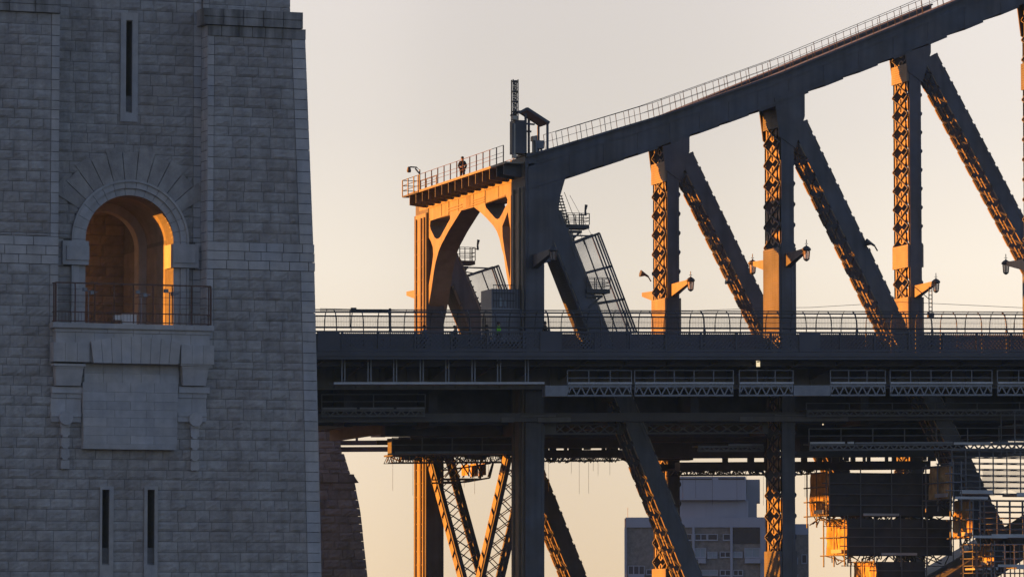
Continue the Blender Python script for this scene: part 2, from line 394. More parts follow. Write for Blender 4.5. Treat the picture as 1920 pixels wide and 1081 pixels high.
# interior blockwork
inr = MB()
fill(inr, courses(zfl, zce), lambda z, a, b: [(uc-ra-6, uc+ra, None, True)], w4, wid=(.9, 1.5))
def fnr(u, z, d): return (urR-d-.03, u, z)
pbuild(inr, 'passage_back_wall', M_inner)
# top ledges
led = MB()
for k in range(5):
    a, b = uRb-.35+k*(ur(zledge)-.2-uRb+.35)/5, uRb-.35+(k+1)*(ur(zledge)-.2-uRb+.35)/5
    block(led, a, min(b, ur(zledge)-.2), zledge, (zledge+zledge2)/2, -.22, False, dep=.4)
    block(led, a, min(b, ur(zledge)-.2), (zledge+zledge2)/2, zledge2, -.22, False, dep=.4)
led.box(uRb-.35, ur(zledge)-.2, -.16, 4, zledge+.01, zledge2-.02)
fill(led, courses(zledge-.7, zledge), lambda z, a, b: [(uRb-.02, ur(z)+.03, None, False)], -.06)
pbuild(led, 'capping_ledge', M_led); led = MB()
u545 = pl(545, 5, .9)[0]
for k in range(10):
    block(led, UL+k*(uLb+.0-UL)/10, UL+(k+1)*(uLb-UL)/10, zL(23, 0, 50), zL(8, 0, 50), -.2, False, dep=.3)
    block(led, UL+k*(uLb+.0-UL)/10, UL+(k+1)*(uLb-UL)/10, zL(8, 0, 50), zL(-8, 0, 50), -.2, False, dep=.3)
led.box(UL, uLb, -.14, 4, zL(23, 0, 50)+.01, zL(-8, 0, 50)-.01)
pbuild(led, 'capping_ledge', M_led)
up = MB(); upc = MB(); ashF2 = up
upc.box(uRb-.05, u545-.06, .96, 8, zledge2-.5, ZTOP); upc.box(UL, uLb-.2, .96, 8, zL(-8, 0, 50)-.3, ZTOP)
pbuild(upc, 'upper_stage', M_joint)
fill(up, courses(zledge2, zledge2+9), lambda z, a, b: [(uRb-.05, uRb+.4, ashF2, False), (uRb+.4, u545-.02, None, True)], .9)
pbuild(up, 'upper_blockwork', M_rock)
# arch surround: two stepped rings, hood, voussoir fan, imposts
ring = MB()
def vous(mb, r0, r1, a0, a1, wf, wb, gap=.012):
    g0, g1 = gap/r0, gap/r0
    a0 += g0; a1 -= g1
    n_ = 4; pts = [(r0, a0+(a1-a0)*i/n_) for i in range(n_+1)]+[(r1, a1-(a1-a0)*i/n_) for i in range(n_+1)]
    mb.plate([(uc+r*math.cos(a), zspr+r*math.sin(a)) for r, a in pts], [], lambda p, q, d: Vector((p, d, q)), wf, wb)
    if mb.tint is None: mb.tint = []
    mb.tint += [random.random()]*(len(mb.f)-len(mb.tint))
NV = 15
for i in range(NV):
    a0, a1 = math.pi*i/NV, math.pi*(i+1)/NV
    vous(ring, ra, ra+.45, a0, a1, REC-.02, REC+.5)
    vous(ring, ra+.45, ra+.84, a0, a1, REC-.16, REC+.3)
    vous(ring, ra+.84, ra+.98, a0, a1, REC-.26, REC+.2, .004)
zi1, zi0 = zL(452, REC, 140), zL(497, REC, 140)
for sg in (-1, 1):
    f = lambda q: uc+sg*q
    for (a, b) in courses(zi1, zspr+.0) if zspr > zi1+.1 else []: pass
    for (za, zb) in [(zfl+.0, zfl+1.1), (zfl+1.1, zfl+2.2), (zfl+2.2, zi0), (zi1, zspr)]:
        if zb-za < .05: continue
        for (p, q, w_) in ((ra, ra+.45, REC-.02), (ra+.45, ra+.84, REC-.16), (ra+.84, ra+.98, REC-.26)):
            lo, hi = sorted((f(p), f(q))); ring.box(lo+.005, hi-.005, w_, REC+.3, za+.01, zb-.01); ring.tint += [random.random()]*6
    lo, hi = sorted((f(ra-.12), f(ra+1.6)))
    ring.box(lo, hi, REC-.34, REC+.5, zi0+.02, zi1); ring.tint += [.6]*6
    lo, hi = sorted((f(ra-.14), f(ra+1.35))); ring.box(lo, hi, REC-.42, REC-.33, zi0+.32, zi1-.32); ring.tint += [.4]*6
    lo, hi = sorted((f(ra-.14), f(ra-.10)))
    ring.box(lo, hi, REC-.34, REC+TW, zi0+.02, zi1); ring.tint += [.5]*6
pbuild(ring, 'arch_surround', M_ash)
fan = MB()
NF = 11
for i in range(NF):
    a0 = math.radians(30)+math.radians(120)*i/NF; a1 = math.radians(30)+math.radians(120)*(i+1)/NF
    am = (a0+a1)/2; ro = RF+.12+(.35 if i % 2 == 0 else 0)+(.1 if abs(am-math.pi/2) < .5 else 0)
    vous(fan, ra+.96, ro, a0, a1, REC-.09, REC+.1, .02)
pbuild(fan, 'voussoir_fan', M_rock)
# slit windows: frames and sloping sills
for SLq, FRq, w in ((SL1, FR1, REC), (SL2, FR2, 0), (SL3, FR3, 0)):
    fr = MB(); fr.plate(rect(*FRq), [list(reversed(rect(SLq[0], SLq[1], SLq[2]-1.1, SLq[3])))], lambda a, b, d: Vector((a, w-.11+d, b)), 0, .2)
    fo = pbuild(fr, 'slit_window_frame', M_ash)
    sl = MB(); z0, z1 = SLq[2]-1.1, SLq[2]
    sl.add([(SLq[0], w-.03, z0), (SLq[1], w-.03, z0), (SLq[1], w+.9, z1), (SLq[0], w+.9, z1)], [(0, 1, 2, 3)])
    pbuild(sl, 'sloping_sill', M_led, fo)
    bk = MB(); bk.box(SLq[0]-.3, SLq[1]+.3, w+TW+.0, w+TW+.12, SLq[2]-.3, SLq[3]+.3); pbuild(bk, 'shade_backing', M_black, fo)  # black plate painted in for the shade inside the slit
# ---- balcony
bal = MB(); PB = -.85
ub0, ub1 = pl(99, 640, PB)[0], pl(402, 640, PB)[0]; zb = lambda py: pl(250, py, PB)[1]
def slab(mb, u0, u1, w0, w1, z0, z1, nb=1):
    for i in range(nb):
        a, b = u0+(u1-u0)*i/nb, u0+(u1-u0)*(i+1)/nb
        mb.box(a+.008, b-.008, w0, w1, z0+.006, z1-.006)
        if mb.tint is None: mb.tint = []
        mb.tint += [random.random()]*6
slab(bal, ub0, ub1, PB, w2+.0, zb(617), zb(607), 1); slab(bal, ub0+.02, ub1-.02, PB-.02, PB+.3, zb(616), zb(608), 8)
slab(bal, ub0+.2, ub1-.2, PB+.14, REC+.1, zb(624), zb(617), 6)
slab(bal, ub0+.25, ub1-.25, PB+.2, REC+.1, zb(644), zb(624), 8)
slab(bal, ub0+.05, pl(168, 660, PB)[0], PB+.02, REC+.1, zb(680), zb(644), 3); slab(bal, pl(340, 660, PB)[0], ub1-.0, PB+.02, REC+.1, zb(680), zb(644), 3)
slab(bal, pl(168, 660, PB)[0], pl(340, 660, PB)[0], PB+.25, REC+.1, zb(679.5), zb(644), 1)
balo = pbuild(bal, 'balcony', M_ash)
fa = MB(); fa.tint = []
ua0, ua1 = pl(170, 660, PB)[0], pl(339, 660, PB)[0]
for i in range(9):
    def top(t): return zb(641-10*(1-(2*t-1)**2))
    t0, t1 = i/9, (i+1)/9; b0, b1 = ua0+(ua1-ua0)*(.03+.94*t0), ua0+(ua1-ua0)*(.03+.94*t1)
    a0_, a1_ = ua0+(ua1-ua0)*t0, ua0+(ua1-ua0)*t1
    fa.plate([(b0+.012, zb(681)), (b1-.012, zb(681)), (a1_-.012, top(t1)), (a0_+.012, top(t0))], [], lambda p, q, d: Vector((p, d, q)), PB-.06, PB+.4)
    fa.tint += [random.random()]*(len(fa.f)-len(fa.tint))
pbuild(fa, 'flat_arch', M_ash, balo)
for (x0, x1) in ((101, 161), (339, 396)):
    cb = MB(); cb.tint = []; wA = PB+.1
    a, b = pl(x0, 700, wA)[0], pl(x1, 700, wA)[0]
    zc = lambda py: pl((x0+x1)/2, py, wA)[1]
    slab(cb, a, b, wA, .05, zc(686), zc(681), 1); slab(cb, a+.1, b-.1, wA+.08, .05, zc(690), zc(686), 1)
    v = []
    for (zz, wd, ww) in ((zc(722), .25, wA+.3), (zc(690), .14, wA+.12)):
        v += [(a+wd, ww, zz), (b-wd, ww, zz), (b-wd, .05, zz), (a+wd, .05, zz)]
    cb.add(v, [(0, 1, 5, 4), (1, 2, 6, 5), (2, 3, 7, 6), (3, 0, 4, 7), (0, 3, 2, 1), (4, 5, 6, 7)]); cb.tint += [.7]*6
    slab(cb, a, b+.05, wA+.45, .05, zc(736), zc(724), 1); slab(cb, a, b-.1, wA+.55, .05, zc(745), zc(736), 2)
    slab(cb, a-.02, b-.12, wA+.62, .05, zc(772), zc(745), 2)
    slab(cb, a-.02, b-.12, wA+.5, .05, zc(780), zc(772), 1); slab(cb, a-.02, b-.12, wA+.56, .05, zc(790), zc(780), 1)
    pbuild(cb, 'corbel', M_ash)
for (xc, yc) in ((124, 783), (367, 786)):
    pe = MB(); pe.tint = []; w = -.35
    u, z = pl(xc, yc, w); r = 12.3/28.2
    pe.plate([(u+r*math.cos(2*math.pi*k/24), z+r*math.sin(2*math.pi*k/24)) for k in range(24)], [], lambda a, b, d: Vector((a, d, b)), w-.1, .05)
    pe.tint += [.7]*(len(pe.f)-len(pe.tint))
    zz = lambda py: pl(xc, py, w)[1]
    pe.box(u-.3, u+.3, w+.05, .05, zz(yc+16), zz(yc+9)); pe.tint += [.6]*6
    for k in range(4):
        ya, yb = yc+16+k*21, yc+16+(k+1)*21-1; wt, wb_ = .22, .26
        if k == 3: yb -= 4
        pe.plate([(u-wb_, zz(ya)), (u+wb_, zz(ya)), (u+wt+.06, zz(ya+15)), (u+wt-.06, zz(ya+17)), (u+wt-.06, zz(yb)), (u-wt+.06, zz(yb)), (u-wt+.06, zz(ya+17)), (u-wt-.06, zz(ya+15))], [], lambda a, b, d: Vector((a, d, b)), w+.12, .05)
        pe.tint += [random.random()]*(len(pe.f)-len(pe.tint))
    pbuild(pe, 'carved_pendant', M_ash)
tb = MB(); tb.tint = []; wt = -.42
ta, tb_ = pl(155, 770, wt)[0], pl(334, 770, wt)[0]; zt = lambda py: pl(245, py, wt)[1]
ys = [717, 735, 752, 768, 783, 800, 816, 832]
for i in range(7): slab(tb, ta+.01*i, tb_-.01*i, wt+(.0 if i < 6 else -.03), .05, zt(ys[i+1]), zt(ys[i]), 3 if i % 2 else 4)
slab(tb, ta, tb_-.12, wt-.12, .05, zt(842), zt(832), 1)
slab(tb, ta+.15, tb_+.1, wt+.2, .05, zt(717), zt(700), 5); slab(tb, ta+.15, tb_+.1, wt+.25, .05, zt(700), zt(681), 5)
pbuild(tb, 'blank_tablet', M_ash)
# balcony railing
br = MB(); wr = PB+.1
zr = lambda py: pl(250, py, wr)[1]
r0, r1 = pl(104, 600, wr)[0], pl(395, 600, wr)[0]
def hrail(y, th): br.box(r0, r1, wr-th/2, wr+th/2, zr(y)-th/2, zr(y)+th/2)
for y, th in ((533, .09), (587, .07), (604, .06), (556, .03), (569, .03)): hrail(y, th)
NP = 8
for i in range(NP+1):
    u = r0+(r1-r0)*i/NP
    br.tube([(u, wr, zr(606)), (u, wr, zr(541)), (u, wr+.06, zr(533))], .045 if i not in (0, NP) else .07, 6)
    for k in range(1, 6):
        if i < NP: uu = u+(r1-r0)/NP*k/6; br.tube([(uu, wr, zr(604)), (uu, wr, zr(587))], .012, 4)
for u in (r0, r1):
    for k in range(3): br.tube([(u, wr+.45*(k+1), zr(606)), (u, wr+.45*(k+1), zr(533))], .04, 6)
    for y in (533, 587, 604): br.box(u-.03, u+.03, wr, REC-.1, zr(y)-.03, zr(y)+.03)
pbuild(br, 'balcony_railing', M_brail)
# things standing on the balcony
zz = zfl+.02
wb = MB(); a = pl(228, 600, 1.6)[0]
wb.box(a, a+.95, 1.4, 1.9, zz, zz+.62); wb.box(a-.5, a, 1.5, 1.9, zz+.3, zz+.62); wb.box(a-.03, a+.98, 1.37, 1.93, zz+.62, zz+.67)
eb = wb.build('equipment_box', M_white, None, mtx=PM); tag(eb, 'white equipment box on the floor of the pylon balcony', 'box')
for (xp, yp, lab) in ((166, 545, 'small grey floodlight clamped on the left of the balcony opening'), (265, 550, 'twin floodlights on a post before the inner arch'), (318, 548, 'floodlights catching the sun beside the right arch jamb')):
    fb = MB(); w = .2; u, z = pl(xp, yp, w)
    fb.tube([(u, w, zz-1), (u, w, z)], .04, 6); fb.tube([(u-.35, w, z), (u+.35, w, z)], .03, 6)
    fb.box(u-.38, u-.12, w-.15, w+.1, z-.02, z+.2); fb.box(u+.1, u+.36, w-.15, w+.1, z-.22, z-.02); fb.tube([(u+.36, w, z-.1), (u+.6, w, z-.06)], .05, 6)
    t = fb.build('floodlight', M_gal, None, mtx=PM); tag(t, lab, 'floodlight', 'floodlights on the pylon balcony')
# ==================================================================================== LOWER PIER
py_ = 46.0
pier = thing('stone_pier', (atY(640, 1000, py_).x, py_+4, 0), 'dark stepped stone pier under the deck beside the pylon', 'pier')
pr = MB(); prc = MB(); cap = MB()
prof = [(634, 797), (641, 850), (653, 888), (665, 905), (676, 960), (689, 1081)]
P = [atY(x, y, py_) for x, y in prof]
def prx(z):
    for i in range(len(P)-1):
        if P[i+1].z <= z <= P[i].z: t = (z-P[i+1].z)/(P[i].z-P[i+1].z); return P[i+1].x+(P[i].x-P[i+1].x)*t
    return P[0].x if z > P[0].z else P[-1].x+(P[-1].z-z)*.1
XL = P[0].x-14
zs_ = [atY(640, y, py_).z for y in (797, 808, 850, 888, 904)]+[P[-1].z-1, 0]
for i in range(6):
    z1, z0 = zs_[i], zs_[i+1]
    ext = (.0, .0, .15, .45, .0, .0)[i]
    prc.add([(XL, py_, z0), (prx(z0+.01)+ext-.08, py_, z0), (prx(z0+.01)+ext-.08, py_+9, z0), (XL, py_+9, z0), (XL, py_, z1), (prx(z1-.01)+ext-.08, py_, z1), (prx(z1-.01)+ext-.08, py_+9, z1), (XL, py_+9, z1)],
            [(0, 3, 2, 1), (4, 5, 6, 7), (0, 1, 5, 4), (1, 2, 6, 5), (2, 3, 7, 6), (3, 0, 4, 7)])
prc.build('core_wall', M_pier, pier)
def ivp(z, a, b):
    ext = .15 if zs_[3] < z < zs_[2] else 0
    return [(XL, prx(z)+ext+.02*random.random(), None, True)]
fill(pr, courses(zs_[2], zs_[1])+courses(zs_[3], zs_[2])+courses(zs_[5], zs_[4]), ivp, py_-.05, edge=(XL, prx))
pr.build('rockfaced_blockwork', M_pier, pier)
for k in range(12):
    for (i, e) in ((0, 0), (3, .45)):
        x1 = prx(zs_[i]-.01)+e; block(cap, XL+(x1-XL)*k/12, XL+(x1-XL)*(k+1)/12, zs_[i+1], zs_[i], py_-.12, False)
cap.build('capping_course', M_pier, pier)
# ==================================================================================== BRIDGE
bridge = thing('steel_bridge', (10, 12, 0), 'grey steel arch truss bridge with laced posts and deck', 'bridge')
YF = 25.4; DP = 3.4
def face_lace(mb, lit, p0, p1, n, y0, y1, cell, out=.12):
    """laced side: lens shaped battens flush, projecting angle ridges in X; p0->p1 axis, n outward normal"""
    p0 = Vector(p0); p1 = Vector(p1); d = (p1-p0); Lh = d.length; d.normalize(); n = Vector(n); k = max(1, round(Lh/cell)); c = Lh/k; w = y1-y0
    def P_(s, y, h): q = p0+d*s+n*h; return Vector((q.x, y, q.z))
    for i in range(k):
        s0 = i*c
        # central lens and edge half lenses
        for (yc, hw, side_) in ((.5, .25, 0), (.0, .17, 1), (1., .17, -1)):
            L_, R_ = [], []
            for j in range(7):
                t = .06+.88*j/6; ww = hw*math.sin(math.pi*(t-.06)/.88)**.7*w if 0 < j < 6 else .01
                yl = y0+w*yc-(ww if side_ != 1 else 0); yr = y0+w*yc+(ww if side_ != -1 else 0)
                if yr-yl < .01: yr = yl+.01
                L_.append((s0+c*t, yl)); R_.append((s0+c*t, yr))
            vs = [P_(s, y, 0) for s, y in L_]+[P_(s, y, 0) for s, y in R_]+[P_(s, y, -.04) for s, y in L_]+[P_(s, y, -.04) for s, y in R_]
            m = 7; fs = []
            for j in range(6): fs += [(j, j+1, m+j+1, m+j), (2*m+j, 3*m+j, 3*m+j+1, 2*m+j+1), (j, 2*m+j, 2*m+j+1, j+1), (m+j, m+j+1, 3*m+j+1, 3*m+j)]
            lit.add(vs, fs)
        pass
        mb.bar(P_(s0+c*.5, y0+w*.5, .03), P_(s0+c*.5+.7*c*.5, y0+w*.5, .03), .10, .03, side=tuple(n))
        mb.bar(P_(s0+c*.15, y0+w*.5, .03), P_(s0+c*.5, y0+w*.5, .03), .10, .03, side=tuple(n))
        for (sa, sb) in ((0.02, .98), (.98, .02)):
            mb.bar(P_(s0+c*sa, y0+.1, .03+out/2), P_(s0+c*sb, y1-.1, .03+out/2), out, .07, side=tuple(n))
def face_dash(mb, lit, p0, p1, n, y0, y1, cell):
    p0 = Vector(p0); p1 = Vector(p1); d = (p1-p0); Lh = d.length; d.normalize(); n = Vector(n); k = max(1, round(Lh/cell)); c = Lh/k; w = y1-y0
    def P_(s, y, h): q = p0+d*s+n*h; return Vector((q.x, y, q.z))
    for i in range(k):
        s0 = i*c
        for yy, ph in ((.02, 0), (.40, .5), (.60, 0), (.98, .5)):
            a, b = s0+c*(.08+ph*.3), s0+c*(.80+ph*.3)
            lit.bar(P_(a, y0+w*yy, .04), P_(b, y0+w*yy, .04), .05, .20, side=tuple(n))
        for (sa, sb) in ((0.02, .98), (.98, .02)):
            mb.bar(P_(s0+c*sa, y0+.1, .02), P_(s0+c*sb, y1-.1, .02), .12, .035, side=tuple(n))
        mb.bar(P_(s0, y0, .03), P_(s0+.2, y0, .03), .16, .06, side=tuple(n))
def member(name, p0, p1, wid, Y0, plates=(), cell=1.45, both=True, dep=DP, mat_=None, solid=0, m2=None, dash=False):
    """box member in the plane of the truss: near and far web plates with laced sides"""
    mat_ = mat_ or M_steel
    p0 = Vector((p0[0], 0, p0[1])); p1 = Vector((p1[0], 0, p1[1])); d = (p1-p0).normalized(); n = Vector((-d.z, 0, d.x))
    if n.x > 0: n = -n
    mb = MB()
    for (ya, yb) in ((Y0, Y0+.3), (Y0+dep-.3, Y0+dep)):
        q = [p0+n*wid/2, p0-n*wid/2, p1-n*wid/2, p1+n*wid/2]
        mb.add([(v.x, y, v.z) for y in (ya, yb) for v in q], [(0, 1, 2, 3), (7, 6, 5, 4), (0, 4, 5, 1), (1, 5, 6, 2), (2, 6, 7, 3), (3, 7, 4, 0)])
    for sgn in (1, -1):       # corner angles
        for (ya, yb) in ((Y0-.02, Y0+.16), (Y0+dep-.16, Y0+dep+.02)):
            c0 = p0+n*sgn*(wid/2-.12); c1 = p1+n*sgn*(wid/2-.12); mb.bar((c0.x, (ya+yb)/2, c0.z), (c1.x, (ya+yb)/2, c1.z), yb-ya, .2)
    o = mb.build(name, mat_, bridge)
    if solid:
        sp = MB()
        for sgn in (1, -1):
            q0 = p0+n*sgn*(wid/2-.05); q1 = p1+n*sgn*(wid/2-.05); sp.bar((q0.x, Y0+dep/2, q0.z), (q1.x, Y0+dep/2, q1.z), dep-.05, .08)
        sp.build('side_plate', m2 or mat_, o); return o
    for sgn in ((1, -1) if both else (1,)):
        lc = MB(); lt = MB(); nn = n*sgn
        q0 = p0+nn*wid/2; q1 = p1+nn*wid/2
        (face_dash if dash else face_lace)(lc, lt, q0, q1, nn, Y0+.02, Y0+dep-.02, cell)
        lt.build('batten', M_steel_lit, o); lc.build('lacing', mat_, o)
        for (ta, tb2) in plates:
            a = q0+(q1-q0)*ta+nn*.05; b = q0+(q1-q0)*tb2+nn*.05
            cp = MB(); cp.bar((a.x, Y0+dep/2, a.z), (b.x, Y0+dep/2, b.z), dep-.1, .22)
            L_ = (b-a).length; k = int(L_/.16)
            for i in range(1, k):
                c = a+(b-a)*i/k+nn*.12; cp.bar((c.x, Y0+.15, c.z), (c.x, Y0+dep-.15, c.z), .03, .05, side=tuple(nn))
            cp.build('cover_plate', m2 or (M_steel if Y0 == 0 else M_steel_lit), o)  # shade put into the colour: near plates darker, far plates paler
    return o
# top chord nodes (near face), straight between nodes
def chord(Y0, tops, bots, name='top_chord'):
    mb = MB(); fl_ = MB(); dep = 3.6
    n = len(tops)
    for i in range(n-1):
        a, b, c, d = Vector(tops[i]), Vector(tops[i+1]), Vector(bots[i]), Vector(bots[i+1])
        mb.add([(p.x, y, p.z) for y in (Y0, Y0+dep) for p in (c, d, b, a)], [(0, 1, 2, 3), (7, 6, 5, 4), (0, 4, 5, 1), (1, 5, 6, 2), (2, 6, 7, 3), (3, 7, 4, 0)])
        def lerp(t): return a.lerp(c, t), b.lerp(d, t)
        for t, oo, th in ((.03, .30, .10), (.30, .06, .16), (.955, .12, .12)):
            p, q = lerp(t); fl_.bar((p.x, Y0-oo/2, p.z), (q.x, Y0-oo/2, q.z), oo, th)
        p, q = lerp(.03); fl_.bar((p.x, Y0+dep/2, p.z+.05), (q.x, Y0+dep/2, q.z+.05), dep+.3, .08)
        L_ = (b-a).length; k = int(L_/3)
        for j in range(k+1):                              # splice plates under the chord and web seams
            t = (j+.3)/(k+1); p = c.lerp(d, t); fl_.bar((p.x, Y0+dep/2, p.z-.05), (p.lerp(d, .0).x+1.5*(d-c).normalized().x, Y0+dep/2, p.z-.05+1.5*(d-c).normalized().z), dep+.15, .14)
            tt, bb = a.lerp(b, t), c.lerp(d, t); m1, m2_ = tt.lerp(bb, .36), tt.lerp(bb, .92); fl_.bar((m1.x, Y0-.015, m1.z), (m2_.x, Y0-.015, m2_.z), .03, .06)
    o = mb.build(name, M_steel, bridge); fl_.build('flange', M_steel, o); return o
CT = [(985, 292), (1240, 216), (1460, 138), (1720, 31), (1990, -82)]
CB = [(985, 350), (1062, 332), (1240, 273), (1460, 193), (1720, 90), (1916, 10), (1990, -22)]
def interp(pts, x):
    for i in range(len(pts)-1):
        if pts[i][0] <= x <= pts[i+1][0]: t = (x-pts[i][0])/(pts[i+1][0]-pts[i][0]); return pts[i][1]+t*(pts[i+1][1]-pts[i][1])
    return pts[-1][1]
XS = [985, 1240, 1460, 1720, 1990]
tops = [atY(x, interp(CT, x), 0) for x in XS]; bots = [atY(x, interp([(985, 358)]+CB[2:], x), 0) for x in XS]
tops2 = [Vector((p.x, 0, p.z)) for p in tops]; bots2 = [Vector((q.x, 0, q.z)) for q in bots]
for p, q in zip(tops2, bots2): q.x = p.x
cN = chord(0, tops2, bots2)
tag(cN, 'near top chord')
chord(YF-.1, [p-Vector((0, 0, .25)) for p in tops2], bots2)
def ctop(X):
    for i in range(len(tops2)-1):
        if tops2[i].x <= X <= tops2[i+1].x or i == len(tops2)-2:
            t = (X-tops2[i].x)/(tops2[i+1].x-tops2[i].x); return tops2[i].z+t*(tops2[i+1].z-tops2[i].z)
def cbot(X):
    for i in range(len(bots2)-1):
        if bots2[i].x <= X <= bots2[i+1].x or i == len(bots2)-2:
            t = (X-bots2[i].x)/(bots2[i+1].x-bots2[i].x); return bots2[i].z+t*(bots2[i+1].z-bots2[i].z)
ZB = 14.0
NX = [0.68, 19.1, 38.75]
WP = .96
zdeck = zd(660, -8)
XF = [0.55, atY(1262, 400, YF).x, atY(1717, 400, YF).x]
def gusset(pts, Y0, dep=.12):
    for yy in (Y0-.06, Y0+DP-.06):
        gm = MB(); gm.plate([(p[0], p[1]) for p in pts], [], lambda a, b, d: Vector((a, yy+d, b)), 0, dep); gm.build('gusset', M_steel, bridge)
for Y0, XS_, tag_ in ((0, NX, 'n'), (YF, XF, 'f')):
    # end post
    zt = ctop(0)-.1
    ep = member('end_post', (XS_[0], ZB), (XS_[0], zt), 1.36, Y0, dep=DP, solid=1, m2=M_steel_lit)
    rv = MB()
    for zz_ in range(int(ZB), int(zt)):
        rv.box(XS_[0]-.72, XS_[0]-.68, Y0+.3, Y0+DP-.3, zz_, zz_+.05)
    for yy in (.35, 1.15, 1.35, 2.6): rv.box(XS_[0]-.80, XS_[0]-.68, Y0+yy, Y0+yy+.12, ZB, zt-.3)
    rv.build('seam_angles', M_steel_lit, ep)
    for i in (1, 2):
        X = XS_[i]; z1 = cbot(X)-.05; H = z1-ZB
        hp = lambda py, i=i: (atY({'n': (0, 1463, 1943), 'f': (0, 1250, 1704)}[tag_][i], py, Y0).z-ZB)/H
        if tag_ == 'n': pls = {1: ((hp(630), hp(463)), (hp(548-310), hp(190)), (hp(1080), hp(1032))), 2: ((hp(630), hp(508)), (hp(160), hp(110)))}[i]
        else: pls = {1: ((hp(660), hp(558)), (hp(340), hp(302)), (hp(1110), hp(1065))), 2: ((hp(660), hp(556)), (hp(500), hp(458)), (hp(152), hp(119)))}[i]
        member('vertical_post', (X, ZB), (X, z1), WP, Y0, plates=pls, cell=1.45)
    # gussets under chord
    for i in (1, 2):
        X = XS_[i]; zb_ = cbot(X)
        gusset([(X-.95, cbot(X-.95)+.5), (X-.60, zb_-2.6), (X+.6, zb_-3.4), (X+1.3, cbot(X+1.4)-1.7), (X+1.3, cbot(X+1.3)+.5)], Y0)
    gusset([(.2, ctop(.2)-.5), (.2, ctop(0)-6.0), (1.9, ctop(0)-5.5), (2.5, cbot(3)-1.3), (3.0, cbot(3.2)+.3)], Y0)
# diagonals: pixel lines along the near-face right edge
def diag(pa, pb, Y0, wid, plates=(), **k):
    a = atY(*pa, Y0); b = atY(*pb, Y0); d = (b-a).normalized(); n = Vector((-d.z, 0, d.x));
    if n.x > 0: n = -n
    a = a+n*wid/2; b = b+n*wid/2
    if b.z < ZB: b = a+(b-a)*((a.z-ZB)/(a.z-b.z))
    return member('diagonal', (a.x, a.z), (b.x, b.z), wid, Y0, plates, dash=True, dep=2.9, **k)
diag((1050, 395), (1318, 1081), 0, 1.18, cell=1.3, plates=((.06, .50),))
diag((828, 405), (1100, 1081), YF, 1.12, cell=1.3, plates=((.12, .50),))
diag((1511, 225), (1905, 1035), 0, 1.15, cell=1.25)
diag((1297, 285), (1650, 1000), YF, 1.08, cell=1.25)
diag((1755, 100), (2150, 840), YF, 1.08, cell=1.25)
# portal frame on the plane X = 0
XP = .05
def px0(a, b, d):
    p = atX(a, b, XP); return Vector((XP+d, p.y, p.z))
outer = [(789, 366), (957.5, 309), (957.8, 560), (956, 545), (953.6, 535), (948.4, 507), (944.3, 479), (939.8, 463), (936.5, 447.5), (931.3, 433.3), (924.9, 422.9), (912, 408.7), (899, 396.3), (888.6, 388), (869, 393.5), (865.3, 393.8),
         (853.6, 412.5), (840.7, 433.3), (827.7, 457.9), (822.5, 470), (816.6, 492), (813.7, 507), (808.5, 544), (801.8, 582.5), (797.4, 603), (794.4, 640), (789, 640)]
H1 = [(807, 413.8), (843.5, 403), (844, 410), (825.8, 443.6), (822.5, 446.9), (818.7, 447.8), (814.8, 445), (807.5, 430), (806, 423)]
H2 = [(803.1, 443.6), (807.6, 451.4), (811.5, 463), (812.3, 477), (810.7, 492), (804.8, 529), (795.9, 581), (793.3, 605), (792.2, 581), (793, 536), (794, 485), (795.3, 463), (799.2, 450)]
H3 = [(909.3, 382.1), (948.8, 367.8), (951.5, 374), (950.8, 382), (946.2, 390.5), (940.4, 402.2), (936.5, 408.7), (932.6, 410.8), (928.8, 409.3), (922.3, 402), (911.3, 389)]
H4 = [(952, 397), (945.6, 413.8), (941.7, 424), (942.4, 443.6), (946, 470), (951, 497), (956, 525), (957, 500), (957, 430)]
pf = MB(); pf.plate(outer, [H1, H2, H3, H4], px0, 0, 1.45)
pfo = pf.build('portal_frame', M_steel_lit, bridge)
ps = MB()       # stiffeners, seams and riveted strips on the girder
def ln(mb, x, ya, yb, w=.12, t=.10):
    a, b = atX(x, ya, XP), atX(x, yb, XP); mb.bar((XP-t/2, a.y, a.z), (XP-t/2, b.y, b.z), t, w, side=(1, 0, 0))
topy = lambda x: 366-(x-789)*.338; boty = lambda x: 416-(x-800)*.30
for x in (842, 910): ln(ps, x, topy(x)+3, boty(x)-2, .06, .05)
for x in (803, 828, 860, 888, 935): ln(ps, x, topy(x)+3, boty(x)-2, .03, .03)
for i in range(13):
    x = 800+i*12.4; ln(ps, x, topy(x)-1, topy(x)+8, .22, .30)
for k in range(22):
    for (xa, xb) in ((793, 803), (874, 882)):
        y = topy(xa)+10+k*1.9
        if y > boty(xa)-3: break
        a, b = atX(xa, y, XP), atX(xb, y-(xb-xa)*.3, XP); ps.bar((XP-.02, a.y, a.z), (XP-.02, b.y, b.z), .05, .03, side=(1, 0, 0))
for (xa, ya, xb, yb) in ((842, 391, 867, 383), (842, 396, 867, 388), (887, 376, 909, 369), (885, 381, 909, 373.5), (806, 414, 842, 401.5), (869, 391, 908, 378), (912, 380, 948, 366)):
    a, b = atX(xa, ya, XP), atX(xb, yb, XP); ps.bar((XP-.03, a.y, a.z), (XP-.03, b.y, b.z), .06, .06, side=(1, 0, 0))
ps.build('stiffener', M_steel_lit, pfo)
